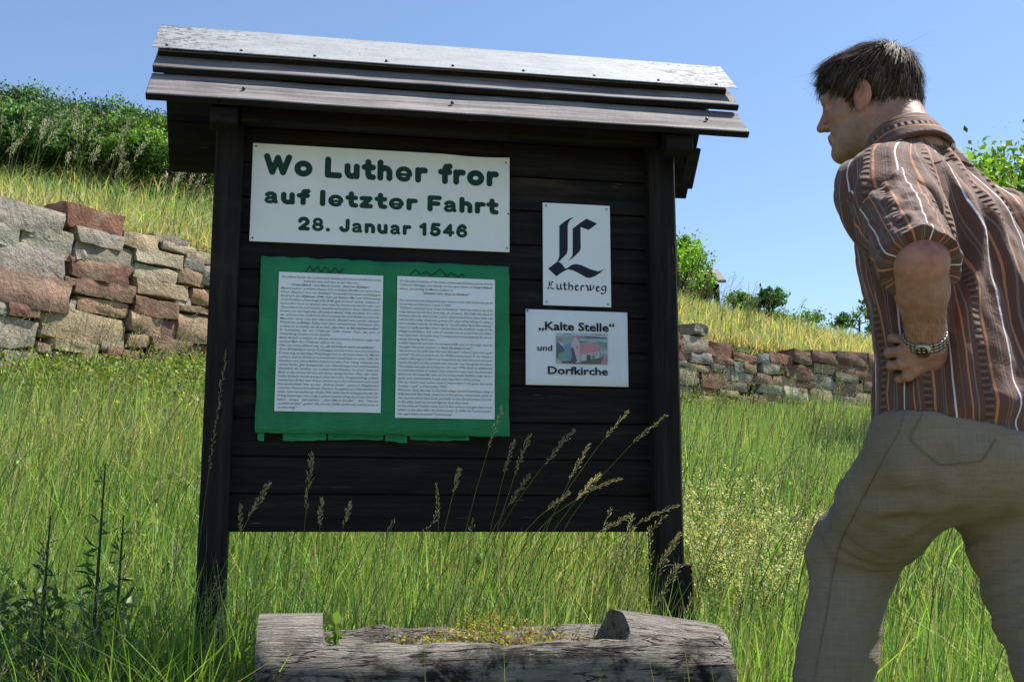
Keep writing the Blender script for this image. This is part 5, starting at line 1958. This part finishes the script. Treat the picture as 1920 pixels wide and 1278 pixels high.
STK = [((941, 765), (916, 840), 'grass stalk whose seed head overlaps the lower right corner of the green panel', .8),
       ((963, 826), (946, 886), 'slim grass stalk just right below the green panel corner', .6),
       ((993, 816), (965, 891), 'grass stalk with feathery head below the paper notice, left of its middle', .8),
       ((1075, 807), (1019, 872), 'grass stalk with a pale bright head below the middle of the paper notice', 1.0),
       ((1105, 833), (1068, 900), 'grass stalk with drooping head below the right half of the paper notice', .8),
       ((1176, 772), (1134, 821), 'tallest leaning grass stalk below the right corner of the paper notice', .55),
       ((1248, 779), (1187, 830), 'tall grass stalk leaning across towards the right post', .55),
       ((993, 891), (953, 947), 'grass stalk on the lowest planks with a dull brown head', .8),
       ((1124, 889), (1080, 938), 'grass stalk with sunlit head near the plank wall bottom, right of centre', 1.0),
       ((1162, 897), (1108, 919), 'grass stalk with a nearly level sunlit head on the lower planks', .7),
       ((1066, 923), (1023, 957), 'short grass stalk with sunlit head on the lowest plank', .8),
       ((1271, 947), (1197, 980), 'grass stalk whose head lies across the right post above the foot clamp', .6),
       ((1183, 967), (1127, 994), 'grass stalk with thick pale head at the bottom edge of the planks', .8),
       ((1274, 1001), (1234, 1060), 'bent grass stalk nodding over the right foot clamp', 1.0),
       ((862, 880), (850, 924), 'upright grass stalk below the middle of the green panel', .7),
       ((819, 909), (822, 980), 'narrow straight grass spike on the lowest planks left of centre', .45),
       ((584, 851), (574, 955), 'thick tall grass panicle below the left page', 1.15),
       ((504, 906), (466, 971), 'loose brown grass head beside the left post', 1.0),
       ((657, 943), (644, 985), 'dark grass head at the bottom edge of the planks, left part', .8),
       ((602, 936), (600, 985), 'fine dark grass head close beside the thick panicle', .8),
       ((452, 947), (450, 1000), 'slim pale grass spike at the inner edge of the left post', .45),
       ((424, 662), (392, 880), 'very tall grass stalk standing before the left post', .55)]
for k, (tp, md, lb, wd_) in enumerate(STK):
    stalk_object(tp, md, 3.0 + .12 * (tp[0] - 900) / 900 - .02 * (k % 3) - (.08 if tp[0] < 620 else 0), 500 + k, lb, wd_, 64 if wd_ > .9 else 46)

# the uncountable rest of the flowering stalks
parts_s, parts_h = [], []


def scatter_stalks(P, hlo, hhi, seed0, wide=1.0, col_h=(.50, .43, .27), nsp=16, rad=.0014, head=.28):
    z = ground_z(P)
    for k, (p, zz) in enumerate(zip(P, z)):
        h = random.uniform(hlo, hhi)
        lx, ly = random.gauss(.18, .12) * h, random.gauss(0, .12) * h
        base = np.array([p[0], p[1], zz - .01]); tip = base + np.array([lx, ly, h])
        bend = base + np.array([lx * .15, ly * .15, h * .62])
        d_ = 1 + np.hypot(*p) / 9
        s_, h_ = stalk(base, bend, tip, head, seed0 + k, nsp, wide * d_, rad=rad * d_ ** .6, col_h=col_h, sc=d_ * .95)
        parts_s.append(s_); parts_h.append(h_)


random.seed(41)
Q_ = wedge(2300, 2.6, 12, .4)
s_, _ = wall_side(Q_); il, lu, lv = in_log(Q_, .05)
ok_ = (s_ < -.2) & ~il & ~((np.abs(lu) < .75) & (lv < .62)) & ~((np.abs(Q_[:, 0] + .15) < .75) & (Q_[:, 1] < 3.6))
scatter_stalks(Q_[ok_], .34, .66, 2000, nsp=12, col_h=(.56, .49, .32))
Q_ = np.column_stack([rng.uniform(-1.9, -.95, 60), rng.uniform(2.35, 2.9, 60)])
scatter_stalks(Q_, .26, .44, 3000, .9, (.50, .43, .26))
Q_ = np.column_stack([rng.uniform(-.1, 1.5, 330), rng.uniform(3.5, 5.6, 330)])
scatter_stalks(Q_, .22, .48, 6000, 1.0, (.58, .50, .30), 12, .0012, .3)
# taller stalks standing close in front of the board
Q_ = np.column_stack([rng.uniform(-.95, .62, 70), rng.uniform(2.9, 3.06, 70)]); Q_[:, 1] += Q_[:, 0] * .17
scatter_stalks(Q_, .40, .66, 7000, .8, (.52, .46, .28), 22, .0010, .24)
# pale plumes on the wall top at the left
sr = rng.uniform(wall_hit(-60, 500)[0], wall_hit(470, 500)[0], 95)
Q_ = np.array([wall_xy(a) + np.array([-wall_dir(a)[1], wall_dir(a)[0]]) * random.uniform(.35, 3.2) for a in sr])
scatter_stalks(Q_, .50, .92, 4000, 1.3, (.66, .60, .48), 34, .0016, .26)
sr = rng.uniform(wall_hit(1240, 660)[0], wall_hit(1700, 720)[0], 280)
Q_ = np.array([wall_xy(a) + np.array([-wall_dir(a)[1], wall_dir(a)[0]]) * random.uniform(.4, 8.5) for a in sr])
scatter_stalks(Q_, .45, .75, 5000, 1.2, (.50, .42, .26), 12, .0016, .24)


def cat3(L):
    o, vs, fs, cs = 0, [], [], []
    for v, f, c in L:
        vs.append(v); fs.append(f + o); cs.append(c); o += len(v)
    return np.concatenate(vs), np.concatenate(fs), np.concatenate(cs)


v, f, c = cat3(parts_s); v2, f2, c2 = cat3(parts_h)
gs = empty('flowering_grass', (0, 5, 0.0))
tag(gs, 'scattered flowering grass stalks across the meadow and wall top', 'grass', kind='stuff')
link('stems', fast_mesh('stems', v - np.array([0, 5, 0]), f, c), MATS['grass_blades'], gs)
link('seed_heads', fast_mesh('seed_heads', v2 - np.array([0, 5, 0]), f2, c2), MATS['seed_heads'], gs)


# ------------------------------------------------------------------ leafy plants
def leaves(P, size, colr, up=.3, rg=rng, aspect=.55):
    """small folded leaves at points P"""
    n = len(P)
    a = rg.normal(0, 1, (n, 3)); a[:, 2] += up; a /= np.linalg.norm(a, axis=1)[:, None]
    b = rg.normal(0, 1, (n, 3)); b -= a * np.sum(a * b, 1)[:, None]; b /= np.linalg.norm(b, axis=1)[:, None]
    cN = np.cross(a, b)
    s = np.asarray(size)[:, None] * np.ones((n, 1))
    V = np.stack([P, P + a * s * .5 + b * s * aspect * .5 + cN * s * .10, P + a * s, P + a * s * .5 - b * s * aspect * .5 + cN * s * .10], 1)
    F = np.arange(n * 4).reshape(n, 4)
    return V.reshape(-1, 3), F, np.repeat(colr, 4, 0)


def crown_points(c, rad, n, nclump, rg, spread=.30, flat=.9):
    """points gathered in clumps spread through an uneven ellipsoid"""
    d = rg.normal(0, 1, (nclump, 3)); d /= np.linalg.norm(d, axis=1)[:, None]
    d[:, 2] = np.abs(d[:, 2]) * 1.0 - .25
    rr = rg.uniform(.45, 1.0, nclump) ** .6
    cl = d * rr[:, None] * (1 + .22 * rg.normal(0, 1, (nclump, 1)).clip(-1, 1))
    w = rg.uniform(.5, 1.5, nclump); w /= w.sum()
    i = rg.choice(nclump, n, p=w)
    sz = spread * rg.uniform(.5, 1.2, nclump)
    q = rg.normal(0, 1, (n, 3)) * .5
    return np.array(c) + (cl[i] + q * sz[i][:, None]) * np.array(rad), i


def woody(name, base, rad, hgt, n, lsize, cols, probs, label, cat, seed, group=None, nclump=40, trunk=.05, stems=5, spread=.30):
    """tree or shrub standing at base: trunk with limbs, crown of leaf clumps"""
    rg = np.random.default_rng(seed)
    base = np.array(base, float)
    o = empty(name, tuple(base)); tag(o, label, cat, group)
    c = np.array([0, 0, hgt - rad[2] * .95])
    P, ci = crown_points(c, rad, n, nclump, rg, spread)
    P = P[P[:, 2] > .03]; ci = ci[:len(P)]
    tone = np.exp(rg.normal(0, .42, nclump))
    col_ = pal(len(P), cols, probs, .15, rg) * tone[ci % nclump][:, None]
    v, f, cc_ = leaves(P, rg.uniform(.6, 1.3, len(P)) * lsize, col_, .35, rg)
    parts = []
    for k in range(stems):
        e = c + rg.normal(0, .38, 3).clip(-.6, .6) * np.array(rad) if stems > 1 else c + np.array([.05, 0, .35]) * np.array(rad)
        b0 = np.append(rg.normal(0, .05, 2) * (stems > 1), -.05)
        m_ = (b0 + e) / 2 + np.append(rg.normal(0, .08, 2), .1) * hgt * .4
        t = np.linspace(0, 1, 8)[:, None]
        pts = (1 - t) ** 2 * b0 + 2 * t * (1 - t) * m_ + t ** 2 * e
        parts.append(tube(pts, np.linspace(trunk, trunk * (.2 if stems > 1 else .4), 8), 6))
        for q in range(3 if stems > 1 else 12):
            s0 = pts[rg.integers(3, 7)]; e2 = s0 + rg.normal(0, .28 if stems > 1 else .5, 3).clip(-.8, .8) * np.array(rad) + np.array([0, 0, .1])
            parts.append(tube([s0, (s0 + e2) / 2 + rg.normal(0, .04, 3), e2], [trunk * .4, trunk * .25, trunk * .08], 5))
    tv, tf_ = merge(parts)
    link('trunk' if stems == 1 else 'stems', fast_mesh('wood', tv, tf_, smooth=True), MATS['bark'], o)
    link('crown', fast_mesh('crown', v, f, cc_), MATS['shrub_leaves'], o)
    return o


DKG = [(.048, .105, .034), (.068, .135, .038), (.098, .170, .045), (.038, .085, .036)]
BRG = [(.14, .26, .035), (.19, .31, .04), (.11, .21, .035), (.24, .34, .06)]


def on_hill(px, py, y):
    p = at(px, py, y)
    return np.array([p[0], p[1], float(back_z([p[:2]])[0]) - .05])


# scrub on the hill at the left: px, depth, half width (m), top py
SCRUB = [(-60, 14.5, 1.5, 172, 'dark green scrub bush at the left edge of the picture, tallest on the hill'), (40, 16, 1.35, 165, 'dark green bush second from the left edge, topping the hill line'),
         (135, 16.5, 1.25, 192, 'dark green bush against the sky left of the notice board roof'), (215, 17, 1.2, 215, 'grey green bush nearer the roof end on the skyline'), (300, 17.5, 1.3, 232, 'dark bush behind the left roof corner of the notice board'),
         (395, 18, 1.4, 255, 'dark bush hidden mostly behind the left post'), (95, 12.8, 1.0, 235, 'brighter green bush in front of the dark scrub, second row left'), (215, 13, .95, 240, 'lime green bush low in the second row of scrub'),
         (330, 13.2, .9, 262, 'dark low bush just left of the left post under the roof'), (0, 12.4, .95, 225, 'mid green bush low at the left picture edge')]
for k, (px, y, hw, top, lb) in enumerate(SCRUB):
    b_ = on_hill(px, 330, y)
    h_ = max(.9, at(px, top, y)[2] - b_[2])
    cols = BRG[:3] + DKG[2:3] if k == 7 else DKG
    woody('scrub_bush', b_, (hw, hw * .8, h_ * .52), h_, 16000 if y > 14 else 13000, .046, cols, (.3, .3, .25, .15), lb, 'bush', 60 + k, 'scrub bushes on the hill at the left', 60, .035, 5, .25)
# trees on the skyline between the board and the man
b_ = on_hill(1262, 560, 21); woody('broadleaf_tree', b_, (.62, .6, .70), at(1262, 432, 21)[2] - b_[2], 6500, .075, BRG, (.35, .25, .3, .1), 'bushy green tree standing beside the small wooden hut on the hill', 'tree', 81, None, 46, .05, 3, .30)
b_ = on_hill(1322, 565, 22); woody('broadleaf_tree', b_, (.22, .25, .30), at(1318, 505, 22)[2] - b_[2], 1300, .07, BRG, (.35, .25, .3, .1), 'small leafy sapling directly in front of the wooden hut', 'tree', 82, None, 14, .03, 2, .4)
b_ = on_hill(1432, 605, 19.5); woody('young_shrub', b_, (.38, .35, .36), at(1432, 538, 19.5)[2] - b_[2], 1800, .075, [(.03, .10, .03), (.045, .13, .035)], (.5, .5), 'dark green upright shrub alone on the grassy skyline', 'shrub', 83, None, 16, .03, 3, .34)
b_ = on_hill(1385, 598, 20); woody('young_shrub', b_, (.34, .3, .26), at(1385, 548, 20)[2] - b_[2], 1000, .07, BRG, (.35, .25, .3, .1), 'pale green low shrub beside the hut post on the skyline', 'shrub', 84, None, 14, .03, 3, .4)
b_ = on_hill(1490, 620, 20); woody('young_shrub', b_, (.5, .3, .24), at(1490, 578, 20)[2] - b_[2], 1300, .06, BRG[:3], (.35, .25, .4), 'flat wide green shrub right of the dark upright one', 'shrub', 85, None, 18, .03, 3, .4)
b_ = on_hill(1612, 650, 23); woody('open_tree', b_, (.55, .5, .42), at(1605, 573, 23)[2] - b_[2], 1500, .07, DKG, (.3, .3, .25, .15), 'thin open tree on the skyline just left of the man', 'tree', 86, None, 26, .04, 1, .24)
# bright leafy tree behind the man's shoulder
p_ = at(1868, 420, 9.0); b_ = np.array([p_[0], p_[1], float(ground_z([p_[:2]])[0]) - .05])
woody('leafy_tree', b_, (.85, .8, 1.15), at(1868, 262, 9.0)[2] - b_[2], 17000, .062, [(.13, .24, .02), (.19, .30, .03), (.10, .19, .02), (.24, .34, .05)], (.35, .3, .2, .15), 'bright lime green leafy tree behind the man\'s shoulder', 'tree', 90, None, 90, .05, 1, .28)

# ------------------------------------------------------------------ small wooden hut on the hill
hb = on_hill(1325, 562, 25)
hut = empty('wooden_hut', tuple(hb)); tag(hut, 'small dark wooden shelter with a pitched roof half hidden by the hill trees', 'hut')
ev = at(1352, 533, 25)[2] - hb[2]
xr = at(1343, 540, 25)[0] - hb[0]
for x in (xr - 1.5, xr):
    for y in (-.0, 1.3):
        link('post', bm_mesh(box_bm(x - .06, x + .06, y - .06, y + .06, -.2, ev, .01), 'post'), MATS['stained_post'], hut)
b = prism_bm([(-.25, ev - .02), (.65, ev + .42), (1.55, ev - .02), (1.55, ev + .05), (.65, ev + .50), (-.25, ev + .05)], xr - 1.7, xr + .18, .004)
link('roof', bm_mesh(b, 'roof'), MATS['weathered_wood'], hut)
link('back_panel', bm_mesh(box_bm(xr - 1.44, xr - .06, 1.27, 1.31, -.1, ev, .004), 'back_panel'), MATS['stained_wood'], hut)

# ------------------------------------------------------------------ ground-hugging herbs
# yellow-green weeds against the foot of the wall
sr = rng.uniform(wall_hit(-60, 690)[0], wall_hit(420, 690)[0], 150).tolist() + rng.uniform(wall_hit(1230, 760)[0], wall_hit(1700, 780)[0], 60).tolist()
VL = []
far_ = rng.uniform(wall_hit(-60, 690)[0], wall_hit(420, 690)[0], 190).tolist()
for w_i, a in enumerate(sr + far_):
    d = wall_dir(a); b0 = wall_xy(a) + np.array([d[1], -d[0]]) * (random.uniform(.05, .75) if w_i < len(sr) else random.uniform(.6, 3.2))
    zz = float(ground_z([b0])[0])
    n_ = 130
    h_ = random.uniform(.07, .24) + (.10 if w_i >= len(sr) else 0)
    q = rng.normal(0, 1, (n_, 3)) * np.array([.10, .10, .0]) + np.column_stack([np.zeros((n_, 2)), rng.random(n_) ** .7 * h_])
    VL.append(leaves(np.array([b0[0], b0[1], zz]) + q, rng.uniform(.016, .036, n_), pal(n_, [(.17, .24, .035), (.24, .28, .05), (.11, .18, .03), (.30, .30, .06)], (.4, .25, .25, .1)), .6))
v, f, c = cat3(VL)
wd_o = link('wall_foot_weeds', fast_mesh('wall_foot_weeds', v, f, c), MATS['shrub_leaves'])
tag(wd_o, 'yellow green leafy weeds growing along the foot of the wall', 'weeds', kind='stuff')

# broad-leaved weeds and a few broad blades through the meadow
n_ = 9000
P2 = wedge(n_, 3.3, 8.5, .3); s_, _ = wall_side(P2); P2 = P2[s_ < -.2]; n_ = len(P2)
cl_ = fbm(np.column_stack([P2 * 1.7, np.zeros(n_)]), 61, 2) > .02; P2 = P2[cl_]; n_ = len(P2)
v, f, c = leaves(np.column_stack([P2, ground_z(P2) + rng.random(n_) * .34]), rng.uniform(.016, .045, n_), pal(n_, [(.16, .27, .06), (.24, .33, .08), (.10, .20, .05), (.36, .36, .12)], (.35, .3, .2, .15)), .5, rng, .5)
n2_ = 5200
P3 = wedge(n2_, 2.7, 6.5, .3); il, lu, lv = in_log(P3, .03); P3 = P3[~il & ~((np.abs(lu) < .7) & (lv < 0))]; n2_ = len(P3)
v2, f2, c2 = blades(np.column_stack([P3, ground_z(P3) - .01]), rng.uniform(.22, .50, n2_), rng.uniform(.0028, .0055, n2_), rng.normal(0, .3, (n2_, 2)), pal(n2_, GREEN[:5], (.3, .3, .2, .15, .05)))
mw = empty('meadow_weeds', (0, 5, 0)); tag(mw, 'broad leaved weeds and broad blades mixed through the meadow', 'weeds', kind='stuff')
link('leaves', fast_mesh('leaves', v - np.array([0, 5, 0]), f, c), MATS['shrub_leaves'], mw)
link('broad_blades', fast_mesh('broad_blades', v2 - np.array([0, 5, 0]), f2, c2), MATS['grass_blades'], mw)

# cream-flowered bedstraw right of the board
BED = [(1310, 930, 4.5, 'cream flowered bedstraw plant closest to the right post, upper part'), (1390, 940, 4.6, 'cream flowered bedstraw plant in the middle of the flowering patch'), (1340, 1000, 4.0, 'cream flowered bedstraw plant low beside the foot clamp'),
       (1440, 1000, 4.3, 'cream flowered bedstraw plant right of the patch middle'), (1490, 985, 4.8, 'cream flowered bedstraw plant nearest to the man\'s knee'), (1405, 1045, 3.8, 'lowest cream flowered bedstraw plant in front of the patch')]
for k, (px, py, y, lb) in enumerate(BED):
    rg = np.random.default_rng(700 + k)
    p_ = at(px, py, y); zg = float(ground_z([p_[:2]])[0])
    base = np.array([p_[0], p_[1], zg])
    H_ = max(.32, p_[2] - zg + .06)
    o = empty('bedstraw_plant', tuple(base)); tag(o, lb, 'wildflower', 'bedstraw plants beside the board')
    tubes, pts, lv_ = [], [], []
    for q in range(20):
        e = np.array([rg.normal(0, .15), rg.normal(0, .14), H_ * rg.uniform(.55, 1.15)])
        tubes.append(tube([(0, 0, 0), e * np.array([.35, .35, .55]), e], [.0018, .0014, .0007], 4))
        m_ = rg.integers(60, 110)
        t = 1 - .36 * rg.random(m_)[:, None] ** 1.3
        pts.append(e * t + rg.normal(0, 1, (m_, 3)) * (.005 + .055 * (1.02 - t)))
        lv_.append(e * rg.uniform(.2, .8, (22, 1)) + rg.normal(0, .022, (22, 3)))
    tv, tf_ = merge(tubes); P = np.concatenate(pts); Lv = np.concatenate(lv_)
    link('stems', fast_mesh('stems', tv, tf_, np.tile((.12, .18, .04), (len(tv), 1))), MATS['grass_blades'], o)
    v, f, c = leaves(P, rg.uniform(.006, .012, len(P)), pal(len(P), [(.60, .58, .27), (.66, .64, .40), (.45, .48, .15)], (.4, .3, .3), .1, rg), .2, rg, .9)
    link('flowers', fast_mesh('flowers', v, f, c), MATS['seed_heads'], o)
    v, f, c = leaves(Lv, rg.uniform(.014, .026, len(Lv)), pal(len(Lv), GREEN[:3], (.4, .3, .3), .15, rg), .4, rg, .3)
    link('foliage', fast_mesh('foliage', v, f, c), MATS['grass_blades'], o)

# herbs added with dark leaf colour to deepen the board's shadow
n_ = 5200
P2 = np.column_stack([rng.uniform(-2.0, -.86, n_), rng.uniform(2.72, 3.5, n_)])
hh = rng.random(n_) ** .8 * .30 * (1 + .5 * fbm(np.column_stack([P2 * 3.2, np.zeros(n_)]), 55, 2))
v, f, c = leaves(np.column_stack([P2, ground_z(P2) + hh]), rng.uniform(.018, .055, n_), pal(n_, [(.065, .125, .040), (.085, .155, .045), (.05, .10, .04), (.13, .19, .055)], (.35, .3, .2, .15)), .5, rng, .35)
hb_o = link('painted_shade_herbs', fast_mesh('painted_shade_herbs', v, f, c), MATS['shrub_leaves'])
tag(hb_o, 'low herbs left of the notice board, coloured dark to deepen its shadow', 'herbs', kind='stuff')

# thistles in the shade at the left
for k, (px, py, y, lb) in enumerate(((188, 868, 3.08, 'dark tall thistle stem in the shaded grass at the left'), (222, 965, 3.02, 'shorter dark thistle beside the tall one in the shade'), (85, 965, 3.05, 'dark thistle in the shade nearest the left picture edge'))):
    rg = np.random.default_rng(800 + k)
    p_ = at(px, py, y); zg = float(ground_z([p_[:2]])[0]); base = np.array([p_[0], p_[1], zg]); h_ = p_[2] - zg
    o = empty('thistle', tuple(base)); tag(o, lb, 'thistle', 'thistles in the shaded grass')
    tv, tf_ = tube([(0, 0, 0), (.01, 0, h_ * .5), (.012, .005, h_)], [.006, .005, .002], 6)
    link('stem', fast_mesh('stem', tv, tf_, np.tile((.05, .09, .04), (len(tv), 1)), True), MATS['grass_blades'], o)
    n_ = 46
    zz = np.sort(rg.random(n_)) ** .8 * h_
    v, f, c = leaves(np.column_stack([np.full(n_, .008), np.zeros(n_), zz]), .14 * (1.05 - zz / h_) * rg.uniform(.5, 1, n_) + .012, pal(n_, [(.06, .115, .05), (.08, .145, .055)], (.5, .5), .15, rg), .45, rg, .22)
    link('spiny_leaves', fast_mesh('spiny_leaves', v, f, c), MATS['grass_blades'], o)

# stonecrop and moss growing in the trough, and a small seedling by the end block
rg = np.random.default_rng(900)


def log_pt(u, v, z):
    c_, s_ = math.cos(R(9)), math.sin(R(9))
    return np.array([LC[0] + u * c_ - v * s_, LC[1] + u * s_ + v * c_, LC[2] + z])


n_ = 3600
u_ = np.clip(rg.normal(.0, .18, n_), -.36, .27); v_ = rg.uniform(-.10, .10, n_)
tall = np.exp(-((u_ - .0) / .17) ** 2)
P = np.array([log_pt(a, b, .262 + abs(b) * .45 + h_) for a, b, h_ in zip(u_, v_, rg.random(n_) ** 1.6 * (.02 + .075 * tall))])
v, f, c = leaves(P, rg.uniform(.006, .014, n_), pal(n_, [(.36, .30, .05), (.24, .25, .05), (.34, .17, .06), (.16, .20, .04)], (.35, .25, .2, .2), .15, rg), .7, rg, .6)
sc = link('stonecrop', fast_mesh('stonecrop', v, f, c), MATS['shrub_leaves'])
tag(sc, 'yellow and rust coloured stonecrop carpet growing in the hollowed log', 'stonecrop', kind='stuff')
base = log_pt(-.362, -.03, .30)
o = empty('seedling', tuple(base)); tag(o, 'small pale green leafy seedling at the left block of the log', 'seedling')
tv, tf_ = tube([(0, 0, -.04), (.003, 0, .03), (.0, 0, .075)], [.002, .0016, .001], 5)
link('stem', fast_mesh('stem', tv, tf_, np.tile((.16, .22, .06), (len(tv), 1)), True), MATS['grass_blades'], o)
zz = np.repeat(np.linspace(0, .075, 6), 4)
v, f, c = leaves(np.column_stack([np.zeros((24, 2)), zz]), rg.uniform(.022, .036, 24), pal(24, [(.22, .32, .09), (.17, .27, .07)], (.5, .5), .1, rg), .35, rg, .62)
link('leaf_whorls', fast_mesh('leaf_whorls', v, f, c), MATS['shrub_leaves'], o)

# broad tussock of coarse blades beside the log's left end
n_ = 520
P2 = np.column_stack([rng.normal(-.80, .13, n_), rng.normal(2.72, .16, n_)])
il, _, _ = in_log(P2); P2 = P2[~il]; n_ = len(P2)
V, F, c_ = blades(np.column_stack([P2, ground_z(P2) - .01]), rng.uniform(.30, .62, n_), rng.uniform(.003, .0052, n_), rng.normal(0, .38, (n_, 2)) + np.array([.05, -.05]), pal(n_, [(.12, .23, .03), (.17, .28, .045), (.22, .30, .07), (.40, .33, .13)], (.4, .35, .2, .05)))
tu = link('grass_tussock', fast_mesh('grass_tussock', V, F, c_), MATS['grass_blades'])
tag(tu, 'coarse bright green grass tussock at the left end of the log', 'grass tussock')
n_ = 300
P2 = np.column_stack([rng.normal(-.84, .12, n_), rng.normal(2.98, .06, n_)])
V, F, c_ = blades(np.column_stack([P2, ground_z(P2) - .01]), rng.uniform(.30, .60, n_), rng.uniform(.0018, .0034, n_), rng.normal(0, .2, (n_, 2)), pal(n_, GREEN[:5], (.3, .3, .2, .15, .05)))
tu = link('grass_tussock', fast_mesh('grass_tussock', V, F, c_), MATS['grass_blades'])
tag(tu, 'slender grass tussock hiding the foot of the left post', 'grass tussock')
# thin blades rising in front of the log
n_ = 60
uu = rng.uniform(-.5, .55, n_)
P2 = np.array([log_pt(a, -.22 - .15 * random.random(), 0)[:2] for a in uu])
V, F, c_ = blades(np.column_stack([P2, ground_z(P2)]), rng.uniform(.2, .5, n_), rng.uniform(.0012, .002, n_), rng.normal(.05, .2, (n_, 2)), pal(n_, [(.14, .20, .05), (.30, .28, .12)], (.6, .4)))
fb = link('foreground_blades', fast_mesh('foreground_blades', V, F, c_), MATS['grass_blades'])
tag(fb, 'thin loose grass blades rising in front of the log', 'grass', kind='stuff')
